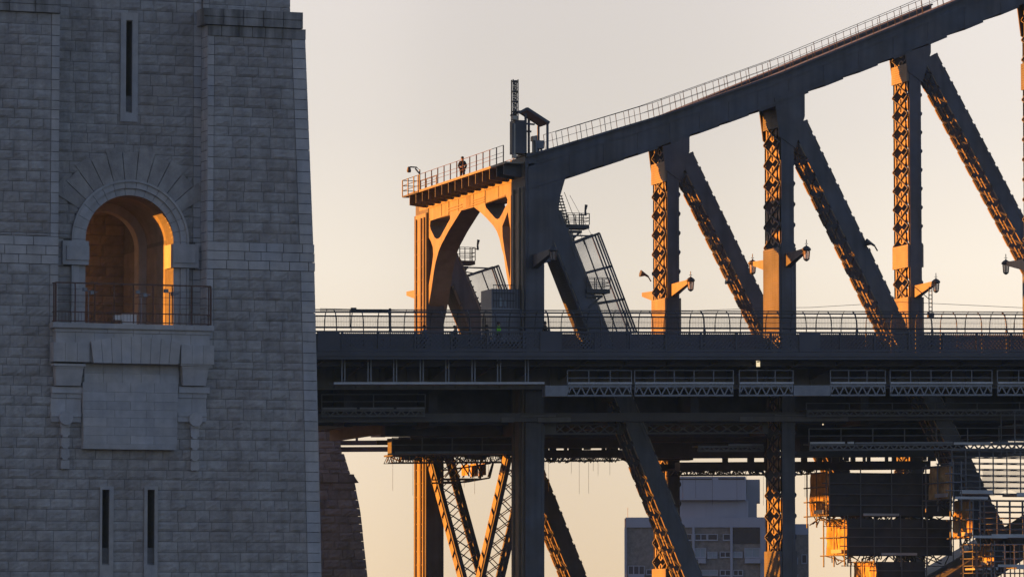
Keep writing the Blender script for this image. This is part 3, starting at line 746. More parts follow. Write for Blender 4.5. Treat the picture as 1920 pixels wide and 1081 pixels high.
# overhanging walkway on top of the portal girder
wk = MB(); Xo = -1.3
a, b = atX(765, 364, Xo), atX(952, 300, Xo); 
zwt = (a.z+b.z)/2
print('walk z', a.z, b.z, a.y, b.y)
Ya, Yb = max(a.y, b.y)+0, .3
zw = a.z
wk.box(Xo, .9, Yb, Ya, zw-.12, zw); wk.box(Xo-.05, Xo+.02, Yb, Ya, zw-.14, zw+.02); wk.box(.0, 1.5, .2, YF+2.5, zw-1.1, zw-.12)
wko = wk.build('portal_walkway', M_steel_lit, bridge)
for i in range(15):
    y = Yb+.6+(Ya-Yb-1.0)*i/14; bk = MB(); bk.add([(Xo+.03, y, zw-.12), (XP, y, zw-.12), (XP, y, zw-1.0), (XP-.25, y, zw-1.0), (Xo+.03, y, zw-.85), (Xo+.03, y+.1, zw-.12), (XP, y+.1, zw-.12), (XP, y+.1, zw-1.0), (XP-.25, y+.1, zw-1.0), (Xo+.03, y+.1, zw-.85)], [(0, 1, 2, 3, 4), (9, 8, 7, 6, 5)]+[(k, (k+1) % 5, (k+1) % 5+5, k+5) for k in range(5)]); bk.build('bracket', M_steel, wko)
# sway bracing below deck in the plane between the end posts
def sway(ya, za, yb, zb2, xw=1.75, dd=.9):
    mb = MB(); x0 = .05; lit = MB(); lc = MB()
    a = Vector((0, ya, za)); b = Vector((0, yb, zb2)); d = (b-a).normalized(); n = Vector((0, -d.z, d.y))
    if n.z < 0: n = -n
    for xx in (x0, x0+xw-.3):
        for s_ in (-1, 1):
            p, q = a+n*s_*dd*.5, b+n*s_*dd*.5; mb.bar((xx+.15, p.y, p.z), (xx+.15, q.y, q.z), .3, .22, side=(1, 0, 0))
    L_ = (b-a).length; k = int(L_/1.25)
    for i in range(k):
        s0, s1 = a+d*(L_*i/k), a+d*(L_*(i+.72)/k)
        lit.bar((x0-.05, s0.y, s0.z), (x0-.05, s1.y, s1.z), .06, dd*.8, side=(1, 0, 0))
        e0, e1 = a+d*(L_*i/k), a+d*(L_*(i+1)/k)
        for s_ in (-1, 1):
            p, q = e0+n*s_*dd*.5, e1+n*s_*dd*.5
            lc.bar((x0+.25, p.y, p.z), (x0+xw-.25, q.y, q.z), .10, .05); lc.bar((x0+xw-.25, p.y, p.z), (x0+.25, q.y, q.z), .10, .05)
        lc.bar((x0-.09, e0.y-.5, e0.z), (x0-.09, e0.y+.5, e0.z), .1, .08)
    o = mb.build('sway_brace', M_steel, bridge); lit.build('batten', M_steel_lit, o); lc.build('lacing', M_steel, o)
pA, pB, pC = atX(800, 850, 0), atX(862, 1081, 0), atX(948, 850, 0)
sway(pA.y, pA.z, pB.y+.0-((pA.y-pB.y)*.05), pB.z-.5); pD = atX(893, 1081, 0); sway(pC.y, pC.z, pD.y, pD.z-.5)
# ---- deck, all sheared to the grade
XA, XB = -17.5, 46.0
D = lambda: MB(SL)
YE = -8.0
zpt = zd(621, YE); zpb = zd(659, YE)
dkm = D(); dkm.box(XA, XB, YE+.1, 33, zd(664, YE)-.25, zd(664, YE)); dkm.build('deck_slab', M_dark, bridge)
fas = D()
fas.box(XA, XB, YE-.12, YE+.1, zd(668, YE), zd(660, YE)); fas.box(XA, XB, YE-.06, YE+.05, zd(693, YE)+.7, zd(668, YE))
fas.build('fascia_beam', mat('fascia_paint', (.07, .074, .092), .6, .15, .6), bridge)
# lattice parapet
def each(name, m, par, fn_list):
    for fn in fn_list:
        q = MB(SL); fn(q); q.build(name, m, par)
M_par = mat('parapet_paint', (.068, .073, .095), .6, .15, .6)
par = thing('lattice_parapet', (10, YE, zpb), 'dark riveted lattice parapet along the near edge of the deck', 'parapet')
pm = D(); pm.box(XA, XB, YE-.08, YE+.08, zpt-.12, zpt); pm.box(XA, XB, YE-.08, YE+.08, zpb, zpb+.16); pm.box(XA, XB, YE-.04, YE+.04, zpt-.34, zpt-.28)
pm.build('rail', M_par, par)
lm = D(); h = zpt-.3-zpb-.1; x = XA
while x < XB:
    lm.bar((x, YE-.02, zpb+.1), (x+h*.9, YE-.02, zpt-.3), .03, .085); lm.bar((x+h*.9, YE+.02, zpb+.1), (x, YE+.02, zpt-.3), .03, .085); x += .27
x = XA
while x < XB: lm.box(x, x+.05, YE-.03, YE+.03, zpt-.3, zpt-.1); x += .135
lm.build('lattice', M_par, par)
for i in range(26): xx = XA+i*2.5; each('post', M_par, par, [lambda q: q.box(xx-.06, xx+.06, YE-.1, YE+.06, zpb, zpt)])
for xx in (dk(615, 640, YE)[0], dk(1517, 640, YE)[0], dk(1032, 640, YE)[0]): each('cover_panel', M_par, par, [lambda q: q.box(xx-.75, xx+.75, YE-.14, YE-.05, zpb, zpt-.02)])
# crash barriers behind (roadway and rail edges), top just under the parapet line
rb = thing('roadway_barrier', (10, 4.2, zpb), 'solid dark barrier along the railway behind the footpath', 'barrier')
b1 = D(); yb_ = 4.0
b1.box(dk(775, 640, yb_)[0], XB, yb_, yb_+.15, zd(672, yb_), zd(627, yb_)); b1.build('panel', M_dark, rb)
b2 = D()
for (ya, yc_) in ((627, 636.5), (640.5, 647.5), (650.5, 672)): b2.box(XA, dk(775, 640, yb_)[0]+.1, yb_+.02, yb_+.16, zd(yc_, yb_), zd(ya, yb_))
for i in range(9): xx = XA+.8+i*1.3; b2.box(xx-.12, xx+.12, yb_, yb_+.1, zd(672, yb_), zd(627, yb_))
b2.build('rail_boards', M_dark, rb)
b3 = D()
for yy in (9, 14, 20, 29): b3 = D(); b3.box(XA, XB, yy, yy+.15, zd(672, 4), zd(626, yy)); b3.build('inner_panel', M_dark, rb)
# safety fences: curved posts, rails, wire mesh
def fence(Y, lean, lab, x_off):
    t = thing('safety_fence', (10, Y, zpb), lab, 'fence', 'tall curved fences along the footpath')
    zb0 = zd(664, YE); 
    x = XA+x_off; i = 0
    while x < XB:
        big = (i % 3 == 0); r = .055 if big else .038
        if Y > -6: r = .036
        zt_ = zd(582 if Y < -6 else 583, Y)
        P3 = D(); P3.tube([(x, Y, zb0), (x, Y, zt_-1.1), (x, Y+lean*.08, zt_-.65), (x, Y+lean*.3, zt_-.25), (x, Y+lean*.75, zt_)], r, 6)
        if big and Y < -6: P3.tube([(x, Y-.04, zpt-.1), (x, Y, zpt+.35)], .09, 6, taper=[.13, .05])
        x += 1.83; i += 1; P3.build('post', M_rail, t)
    R3 = D(); zt_ = zd(582 if Y < -6 else 583, Y)
    for (dz_, yy, r) in ((0, lean*.72, .02), (-.16, lean*.5, .04), (-.42, lean*.16, .045), (-1.18, 0, .045)):
        R3.tube([(XA, Y+yy, zt_+dz_), (XB, Y+yy, zt_+dz_)], r, 6)
    R3.build('rail', M_rail, t)
    Wm = D()
    for k in range(9): z_ = zt_-.45-k*.085; Wm.tube([(XA, Y, z_), (XB, Y, z_)], .0045 if k % 4 else .012, 3)
    x = XA
    while x < XB: Wm.tube([(x, Y, zt_-.45), (x, Y, zt_-1.18)], .005, 3); x += .11
    tag(Wm.build('wire_mesh', M_rail, t), kind='stuff')
fence(-7.85, 1.0, 'near curved safety fence with thicker posts on the outer edge of the footpath', .35)
fence(-5.2, -.9, 'inner curved safety fence with thin posts between footpath and trusses', .18)
# main edge girder with stiffeners, in front of the posts
gd = D(); yg = -1.0
gd.box(XA, XB, yg, yg+.12, zd(727, yg), zd(690, yg)); gd.box(XA, XB, yg-.25, yg+.3, zd(729, yg), zd(727, yg))
gdo = gd.build('edge_girder', M_girder, bridge)
st = D(); x = XA+.6
while x < XB: st.box(x, x+.06, yg-.14, yg-.0, zd(727, yg), zd(690, yg)); x += random.choice((1.5, 1.65, 1.9))
st.build('stiffener', M_girder, gdo)
up_ = D(); up_.box(XA, XB, yg+.1, yg+.3, zd(690, yg), zd(664, YE)-.3)
up_.box(XA, XB, -6.4, -6.2, zd(686, -6.3), zd(664, YE)-.25); up_.box(XA, XB, -3.9, -3.7, zd(690, -3.8), zd(664, YE)-.25)
up_.build('stringer', M_dark, bridge)
cb_ = D()
x = XA+1.2
while x < XB:
    cb_ = D(); cb_.add([(x, YE+.15, zd(676, YE)), (x, -1, zd(676, YE)), (x, -1, zd(712, -1)), (x+.15, YE+.15, zd(676, YE)), (x+.15, -1, zd(676, YE)), (x+.15, -1, zd(712, -1))], [(0, 1, 2), (5, 4, 3), (0, 3, 4, 1), (1, 4, 5, 2), (2, 5, 3, 0)]); x += 3.05; cb_.build('cantilever_bracket', M_dark, bridge)
lg = D()
lg.box(XA, XB, -.35, -.12, zd(789, -.3), zd(773, -.3)); lgo = lg.build('lower_chord_beam', mat('lower_beam_paint', (.12, .12, .13), .6, .15, .5), bridge)
for (xa, xb) in ((1008, 1070), (1387, 1590), (940, 965)): lg2 = D(); lg2.box(dk(xa, 780, -.4)[0], dk(xb, 780, -.4)[0], -.42, -.34, zd(790, -.4), zd(781, -.4)); lg2.build('joint_plate', M_girder, lgo)
lg2 = D()
lg2.box(dk(975, 780, -.4)[0], dk(1042, 780, -.4)[0], -.46, -.3, zd(780, -.4), zd(777, -.4)); lg2.box(dk(1452, 780, -.4)[0], dk(1513, 780, -.4)[0], -.46, -.3, zd(780, -.4), zd(777, -.4))
lg2.build('seat_plate', M_girder, lgo)
# stringers, cross girders and lattice beams under the deck
sg = D()
for yy in (5, 9, 13, 17, 21, 24.6, 29, 32.5): sg = D(); sg.box(XA if yy > 6 else XA, XB, yy, yy+.35, zd(790 if yy < 6 else 772, 0), zd(664, YE)-.3); sg.build('stringer', M_dark, bridge)
cg = D(); 
for X in (0.7, 19.1, 38.4): cg = D(); cg.box(X-.45, X+.45, 3.5, 25.3, zd(811, 0), zd(664, YE)-.3); cg.build('cross_girder', M_dark, bridge)
for X in (6.8, 12.9, 25.5, 31.9, -6, -12, 44): cg = D(); cg.box(X-.3, X+.3, 2.0, 30, zd(795, 0), zd(664, YE)-.3); cg.build('cross_girder', M_dark, bridge)
bf = D()
for xx in range(6): bf = D(); bf.box(-4.5, 45, 7+xx*3.2, 7.25+xx*3.2, zd(812-xx*.5, 0), zd(800, 0)); bf.build('wind_bracing', M_dark, bridge)
def xlat(xa, xb, y0, y1, Y, cells, m, name, t=.10, typ='X', par=bridge, dep=.12, seams=True):
    mb = D(); z1, z0 = zd(y0, Y), zd(y1, Y); a, b = dk(xa, 700, Y)[0], dk(xb, 700, Y)[0]
    mb.box(a, b, Y, Y+dep, z1-t, z1); mb.box(a, b, Y, Y+dep, z0, z0+t)
    if seams:
        mb.box(a, a+t, Y+.01, Y+dep-.01, z0, z1); mb.box(b-t, b, Y+.01, Y+dep-.01, z0, z1)
    c = (b-a)/cells
    for i in range(cells):
        u0 = a+i*c
        if typ == 'X': mb.bar((u0, Y+.04, z0+t/2), (u0+c, Y+.04, z1-t/2), .06, t*.8); mb.bar((u0+c, Y+.09, z0+t/2), (u0, Y+.09, z1-t/2), .06, t*.8)
        else: mb.bar((u0, Y+.05, z0+t/2), (u0+c/2, Y+.05, z1-t/2), .08, t*.8); mb.bar((u0+c/2, Y+.05, z1-t/2), (u0+c, Y+.05, z0+t/2), .08, t*.8)
    return mb.build(name, m, par)
M_lat = mat('lattice_paint', (.14, .145, .155), .6, .15, 1)
xlat(1040, 1165, 793, 813, 1.2, 6, M_lat, 'bracing_lattice'); xlat(1212, 1432, 793, 813, 1.2, 8, M_lat, 'bracing_lattice')
gp = D()
for (xa, xb) in ((1018, 1042), (1158, 1172), (1200, 1213), (1430, 1440)): gp.box(dk(xa, 800, 1.2)[0], dk(xb, 800, 1.2)[0], 1.15, 1.35, zd(813, 1.2), zd(792, 1.2))
gp.build('gusset', M_lat, bridge)
# beams running on to the pier at far left
fb = D(); 
for (ya, yb2) in ((825, 833.5), (837, 846)): fb.box(dk(630, 830, 47)[0], dk(760, 830, 47)[0], 47, 47.5, zd(yb2, 47, 690), zd(ya, 47, 690))
fb.box(dk(669, 820, 47)[0], dk(672, 820, 47)[0], 47.1, 47.4, zd(826, 47, 690), zd(812, 47, 690))
fb.build('bearing_beam', M_dark, bridge)
br2 = D()
for (xa, xb) in ((637, 660), (697, 722)): br2.box(dk(xa, 816, 48)[0], dk(xb, 816, 48)[0], 48, 48.3, zd(819, 48, 690), zd(808, 48, 690))
br2.build('bearing_bracket', M_steel_lit, bridge)
# bottom chord at the far right, rising to the right
bc = MB()
for Y0 in (0.0, YF):
    if Y0 == 0: A1, A2 = atY(1700, 1128, 0), atY(2010, 925, 0)
    else: A1, A2 = atY(1560, 1180, YF), atY(1900, 985, YF)
    hgt = 2.4; bc = MB()
    bc.add([(p.x, y, p.z-dz) for y in (Y0, Y0+3.4) for p, dz in ((A1, 0), (A2, 0), (A2, hgt), (A1, hgt))], [(0, 1, 2, 3), (7, 6, 5, 4), (0, 4, 5, 1), (1, 5, 6, 2), (2, 6, 7, 3), (3, 7, 4, 0)])
    bc.build('bottom_chord', M_steel, bridge)
# ==================================================================================== HANDRAILS ON THE CHORD
def hrail_thing(name, lab, cat, grp, pts, step, hgt, lean=(0, 0, 0), r=.028, rp=.032, mids=(.5,), m=M_rail, double=None):
    pts = [Vector(p) for p in pts]; L = Vector(lean)
    t = thing(name, pts[0], lab, cat, grp); rm = MB()
    for hh, rr in [(1, r)]+[(q, r*.75) for q in mids]:
        rm.tube([p+L*hh+Vector((0, 0, hgt*hh)) for p in pts], rr, 5)
    for a, b in zip(pts[:-1], pts[1:]):
        n_ = max(1, round((b-a).length/step))
        for i in range(n_+(1 if b is pts[-1] else 0)):
            pm_ = MB(); q = a.lerp(b, i/n_); pm_.tube([q, q+L+Vector((0, 0, hgt))], rp, 5)
            if double: q2 = q+(b-a).normalized()*double; pm_.tube([q2, q2+L*.9+Vector((0, 0, hgt*.93))], rp*.8, 5)
            pm_.build('post', m, t)
    rm.build('rail', m, t); return t
lineN = [Vector((x, 0.15, ctop(x)+.02)) for x in (2.4, 10, 19.1, 28, 38, 48)]
ct_r = lambda Y: [Vector((p.x, Y, p.z)) for p in [Vector((x, 0, ctop(x)+.02)) for x in (2.4, 9.4, 19.1, 29, 40)]]
GR = 'thin handrails on the arch walkways'
hrail_thing('chord_handrail', 'thin handrail along the camera side of the rising top chord', 'handrail', GR, ct_r(.25), 1.72, .98, lean=(-.14, 0, 0), double=.42, mids=(.5,), r=.02, rp=.024)
hrail_thing('chord_handrail', 'thin handrail along the far side of the rising top chord', 'handrail', GR, ct_r(3.2), 1.72, 1.05, lean=(-.14, 0, 0), mids=(.5,), double=.62, r=.02, rp=.024)
zwk = zw
hrail_thing('portal_handrail', 'closely posted handrail along the sunlit edge of the portal girder', 'handrail', GR, [(Xo+.05, Yb+.8, zwk), (Xo+.05, Ya-3.0, zwk)], 1.72, 1.2, m=M_brail, mids=(.38, .6), rp=.042, r=.02)
hrail_thing('portal_handrail', 'low handrail on the far side of the portal walkway', 'handrail', GR, [(.8, Yb+.8, zwk), (.8, Ya-5, zwk)], 2.2, .75, m=M_brail, mids=(.5,), rp=.03, r=.02)
# corner cage at the left end
cage = thing('corner_cage', (Xo, Ya, zwk), 'small railed cage at the left end of the portal walkway', 'platform')
cgm = MB(); c0, c1 = atX(757, 360, Xo).y, Ya-3.2
for yy in (c0, c0-1.6, c1+1.2, c1):
    for xx in (Xo-.1, Xo+1.3): cgm.tube([(xx, yy, zwk-.1), (xx, yy, zwk+1.15)], .045, 6)
for hh in (.35, .72, 1.12):
    for xx in (Xo-.1, Xo+1.3): cgm.tube([(xx, c0, zwk+hh), (xx, c1, zwk+hh)], .028, 5)
    cgm.tube([(Xo-.1, c0, zwk+hh), (Xo+1.3, c0, zwk+hh)], .028, 5)
cgm.build('railing', M_rail, cage)
fl2 = MB(); fl2.box(Xo-.1, Xo+1.4, c1, c0, zwk-.16, zwk-.04); fl2.box(Xo+1.32, Xo+1.4, c1, c0-1, zwk-.04, zwk+.4); fl2.build('floor', M_rail, cage)
# small curved lamp on the portal
def curved_lamp(p, lab, dirx=-1, s=1):
    t = thing('inspection_light', p, lab, 'lamp', 'small gooseneck lamps on the steelwork'); P_ = Vector(p)
    a = MB(); a.tube([P_, P_+Vector((0, 0, 1.5*s)), P_+Vector((dirx*.25*s, 0, 1.68*s)), P_+Vector((dirx*.75*s, 0, 1.7*s))], .05*s, 6)
    a.bar(P_+Vector((0, 0, 1.2*s)), P_+Vector((dirx*.35*s, 0, 1.6*s)), .05, .1); a.build('arm', M_rail, t)
    h_ = MB(); h_.lathe(tuple(P_+Vector((dirx*.82*s, 0, 1.3*s))), [(.04, .42), (.12*s, .36*s), (.17*s, .12*s), (.14*s, 0), (.05, -.02)], 10); h_.build('lamp_head', M_rail, t); return t
q = atX(787, 350, Xo); curved_lamp((Xo, q.y, zwk), 'gooseneck lamp at the left end of the portal walkway')
# ==================================================================================== LIFT TOWER AND MAST
zt0 = ctop(0)+.1
lt = thing('lift_hut', (1, 1.5, zt0), 'open roofed steel hut on top of the near end post', 'hut')
hut = MB(); Yh = .3
hx = lambda px, Y=Yh: atY(px, 250, Y).x; hz = lambda py, Y=Yh: atY(1000, py, Y).z
xA, xB_, xC = hx(961), hx(984), hx(1027)
pn = MB(); pn.box(hx(965), hx(984), Yh, Yh+1.2, hz(288), hz(226)); pn.box(hx(959.5), hx(963), Yh-.1, Yh+.4, hz(290), hz(232)); pn.box(hx(966), hx(968), Yh-.06, Yh, hz(286), hz(232)); pn.build('shaft_panel', M_steel, lt)
strp = MB(); strp.box(hx(962.5), hx(966), Yh-.05, Yh+.2, hz(289), hz(233)); strp.box(hx(960), hx(969), Yh-.2, Yh+.3, hz(226), hz(219)); strp.box(hx(961), hx(967), Yh-.2, Yh+.2, hz(297), hz(290)); strp.build('cable_cover', M_cream, lt)
fr = MB()
for (px, yy) in ((986, Yh), (992, Yh+2.2), (1027, Yh), (1010, Yh+2.4)):
    x = atY(px, 250, yy).x; fr.box(x-.07, x+.07, yy, yy+.14, hz(290), hz(228 if px > 1000 else 212))
fr.box(hx(984), hx(1028), Yh, Yh+2.5, hz(291), hz(287))
fr.bar((hx(985), Yh+2.3, hz(240)), (hx(1014), Yh+2.3, hz(240)), .1, .12); fr.bar((hx(985), Yh+.1, hz(232)), (hx(1003), Yh+.1, hz(233)), .1, .12)
fr.build('frame', M_steel, lt)
rf = MB()
for (yy, dx) in ((Yh-.15, 0), (Yh+1.9, 0)):
    rf.bar((hx(972), yy, hz(213)), (hx(987), yy, hz(204)), .12, .16); rf.bar((hx(987), yy, hz(204)), (hx(1029), yy, hz(230)), .12, .18)
rf.add([(hx(972), Yh-.15, hz(212)), (hx(987), Yh-.15, hz(203.5)), (hx(1029), Yh-.15, hz(229.5)), (hx(972), Yh+1.9, hz(212)), (hx(987), Yh+1.9, hz(203.5)), (hx(1029), Yh+1.9, hz(229.5)),
        (hx(972), Yh-.15, hz(214)), (hx(987), Yh-.15, hz(205.5)), (hx(1029), Yh-.15, hz(231.5)), (hx(972), Yh+1.9, hz(214)), (hx(987), Yh+1.9, hz(205.5)), (hx(1029), Yh+1.9, hz(231.5))],
       [(0, 1, 4, 3), (1, 2, 5, 4), (6, 9, 10, 7), (7, 10, 11, 8), (0, 3, 9, 6), (2, 8, 11, 5), (0, 6, 7, 1), (1, 7, 8, 2), (3, 4, 10, 9), (4, 5, 11, 10)])
rf.build('roof', M_steel, lt)
eq = thing('winch_cabinet', (hx(1015), 1.4, hz(287)), 'grey winch cabinet standing inside the open steel hut', 'cabinet')
e1 = MB(); e1.box(hx(1012), hx(1025), .9, 1.6, hz(276), hz(261)); e1.box(hx(1009), hx(1012.5), .9, 1.6, hz(287), hz(252)); e1.box(hx(1012), hx(1024), 1, 1.4, hz(287), hz(284)); e1.tube([(hx(1015), 1.2, hz(284)), (hx(1015), 1.2, hz(276))], .08); e1.tube([(hx(1022), 1.2, hz(284)), (hx(1022), 1.2, hz(276))], .08)
e1.build('cabinet_body', M_gal, eq)
e2 = MB(); e2.box(hx(1004), hx(1009), .9, 1.5, hz(262), hz(253)); e2.tube([(hx(1007), 1.2, hz(287)), (hx(1007), 1.2, hz(262))], .1); e2.build('motor', M_cream, eq)
ms = thing('lattice_mast', (hx(967), .8, hz(288)), 'slender square lattice mast beside the roofed hut', 'mast')
mm = MB(); x0_, x1_ = hx(961.5, .9), hx(972.5, .9)
for x in (x0_, x1_-.07):
    for y in (.9, 1.3): mm.box(x, x+.07, y, y+.07, hz(230), hz(150, .9))
for k, yy in enumerate((150, 169, 188, 207)): mm.box(x0_+.01, x1_-.01, .91, 1.36, hz(yy+2.2), hz(yy))
mm.build('mast_frame', M_rail, ms)
mr = MB(); mr.box((x0_+x1_)/2-.03, (x0_+x1_)/2+.03, 1.05, 1.2, hz(230), hz(149))
k = 0; y = 152
while y < 222: mr.bar((x0_+.05, 1.1, hz(y)), ((x0_+x1_)/2+.0, 1.1, hz(y+7)), .05, .05); mr.bar(((x0_+x1_)/2, 1.1, hz(y+7)), (x1_-.05, 1.1, hz(y+1)), .05, .05); y += 9.5
for y in range(152, 225, 9): mr.box((x0_+x1_)/2-.08, (x0_+x1_)/2+.08, 1.0, 1.25, hz(y+1.4), hz(y))
mr.build('rack', M_rail, ms)
# ==================================================================================== LANTERNS ON BRACKETS
def lantern(px_t, py_t, Yb_, Ys, lab, lamp=True, ln_=4.4, m=None):
    """bracket from the post face at Ys, reaching towards -Y (sgn -1) or +Y"""
    sgn = -1 if Yb_ < Ys else 1
    tip = atY(px_t, py_t, Yb_); X = tip.x
    t = thing('bracket_lantern', (X, Ys, tip.z-.5), lab, 'street lamp', 'lantern lamps on wedge brackets fixed to the posts')
    b = MB(); y1 = Yb_-sgn*.35; z = tip.z
    v = [(X-.18, Ys, z-.95), (X+.28, Ys, z-.95), (X+.28, Ys, z-.02), (X-.18, Ys, z-.02), (X-.1, y1, z-.22), (X+.15, y1, z-.22), (X+.15, y1, z+.08), (X-.1, y1, z+.08)]
    b.add(v, [(0, 1, 2, 3), (7, 6, 5, 4), (0, 4, 5, 1), (1, 5, 6, 2), (2, 6, 7, 3), (3, 7, 4, 0)]); b.build('bracket', m or M_steel_lit, t)  # bracket colour carries the light: paler where sunlit, darker where shaded
    if lamp:
        c = (X, Yb_, z); tp = MB()
        tp.lathe(c, [(.27, -.12), (.33, -.05), (.31, .05), (.18, .17), (.05, .24), (.04, .32)], 12); tp.bar((X-.11, Yb_, z+.38), (X+.11, Yb_, z+.38), .03, .04); tp.tube([(X, Yb_, z+.4), (X, Yb_, z+.66)], .03)
        tp.lathe(c, [(.04, -.84), (.14, -.78), (.20, -.71), (.20, -.68)], 12)
        for k in range(6):
            a = 2*math.pi*k/6; tp.tube([(X+.25*math.cos(a), Yb_+.25*math.sin(a), z-.14), (X+.20*math.cos(a), Yb_+.20*math.sin(a), z-.70)], .025, 4)
        tp.build('lantern_cage', M_rail, t); gl = MB(); gl.lathe(c, [(.18, -.69), (.235, -.13)], 12); gl.build('lantern_glass', M_lampg, t)
    return t
def yfor(px, py, X):
    return atX(px, py, X).y
def lant(px, py, X, Ys, lab, **k): return lantern(px, py, yfor(px, py, X), Ys, lab, **k)
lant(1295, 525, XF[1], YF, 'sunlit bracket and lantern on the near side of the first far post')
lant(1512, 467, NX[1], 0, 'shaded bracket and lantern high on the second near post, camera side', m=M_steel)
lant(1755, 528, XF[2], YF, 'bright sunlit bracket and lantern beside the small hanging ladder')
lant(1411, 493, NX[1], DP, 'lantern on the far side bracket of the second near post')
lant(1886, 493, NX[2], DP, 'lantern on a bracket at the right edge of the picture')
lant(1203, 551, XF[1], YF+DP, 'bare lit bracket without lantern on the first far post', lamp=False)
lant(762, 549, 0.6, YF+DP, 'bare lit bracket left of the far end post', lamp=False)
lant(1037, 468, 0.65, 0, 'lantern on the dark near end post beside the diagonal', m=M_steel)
# horn loudspeakers (small dark cones)
for (px, py, Y, lab) in ((1210, 516, YF+3.6, 'small dark horn loudspeaker on the left of the far post'), (1634, 458, -.2, 'small dark horn loudspeaker on the long near diagonal'), (1371, 530, YF-.2, 'small dark horn loudspeaker under the far diagonal')):
    p = atY(px, py, Y); hs = thing('horn_speaker', p, lab, 'speaker', 'horn speakers on the steelwork')
    h = MB(); h.tube([p+Vector((-.4, 0, .15)), p+Vector((0, 0, .05)), p+Vector((.25, 0, -.1))], .2, 8, taper=[.28, .1, .07]); h.build('horn', M_rail, hs)
    h = MB(); h.tube([p+Vector((.2, 0, -.05)), p+Vector((.45, 0, -.45))], .05, 6); h.build('mounting_arm', M_rail, hs)
# ==================================================================================== STAIR COVERS, PLATFORMS, LADDERS
def cover(TL, TM, TR, BL, BR, Y, lab, nseg, ndiv, extra=True):
    """inclined clad stair cover; TL/TR top corners, BL/BR bottom corners in pixels on plane Y"""
    tl, tm, tr, bl, br_ = [atY(p[0], p[1], Y) for p in (TL, TM, TR, BL, BR)]
    t = thing('stair_cover', bl, lab, 'stair cover', 'inclined translucent stair covers')
    f = MB(); g_ = MB()
    wdt = 1.6
    for yy in (Y, Y+wdt):
        off = Vector((0, yy-Y, 0))
        for s_ in ((0, .45, .84, .93, 1.0) if yy == Y else (0, .97)):
            a, b = tm.lerp(tr, s_)+off, bl.lerp(br_, s_)+off; f.bar(a, b, .10, .07 if s_ < .8 else .09)
        for k in range(nseg+1):
            a, b = tm.lerp(bl, k/nseg)+off, tr.lerp(br_, k/nseg)+off; ex = (a-b)*(.35 if k else .1)
            f.bar(a+ex, b-ex*.05, .10, .16)
    for k in range(nseg+1):
        for (s_) in (0, 1): a = tm.lerp(bl, k/nseg).lerp(tr.lerp(br_, k/nseg), s_); f.bar(a, a+Vector((0, wdt, 0)), .08, .08)
    f.bar(tl, tm.lerp(tr, .75)+Vector((0, 0, 0)), .08, .1); f.bar(tl+Vector((0, wdt, 0)), tm.lerp(tr, .4)+Vector((0, wdt, 0)), .08, .08)
    f.build('frame', M_steel, t)
    for yy in (Y+.05, Y+wdt-.05):
        for k in range(nseg):
            a, b, c, d = tm.lerp(bl, (k+.02)/nseg), tr.lerp(br_, (k+.02)/nseg), tr.lerp(br_, (k+.98)/nseg), tm.lerp(bl, (k+.98)/nseg)
            o = Vector((0, yy-Y, 0)); q = MB(); q.add([a+o, b+o, c+o, d+o], [(0, 1, 2, 3)]); q.build('panel', M_film, t)
    # saw toothed ladder along the diagonal
    s3 = MB(); a0, b0 = tm+(tm-tr)*.02, bl+(bl-br_)*.02
    n_ = int((a0-b0).length/.42)
    for i in range(n_):
        p = a0.lerp(b0, i/n_); s3.bar(p+Vector((-.22, 0, 0)), p+Vector((.1, 0, .04)), .6, .09)
    s3.bar(a0, b0, .08, .06); s3.bar(a0+Vector((-.25, 0, 0)), b0+Vector((-.25, 0, 0)), .08, .05); s3.build('ladder', M_rail, t)
cover((1034, 440), (1070, 458), (1124, 437), (1128, 626), (1194, 622), .9, 'tall inclined cover of translucent sheets right of the near diagonal', 3, 5)
cover((843, 500), (877, 517), (935, 498), (920, 622), (978, 622), YF+.6, 'smaller translucent inclined cover behind the blue-grey cabin', 2, 4)
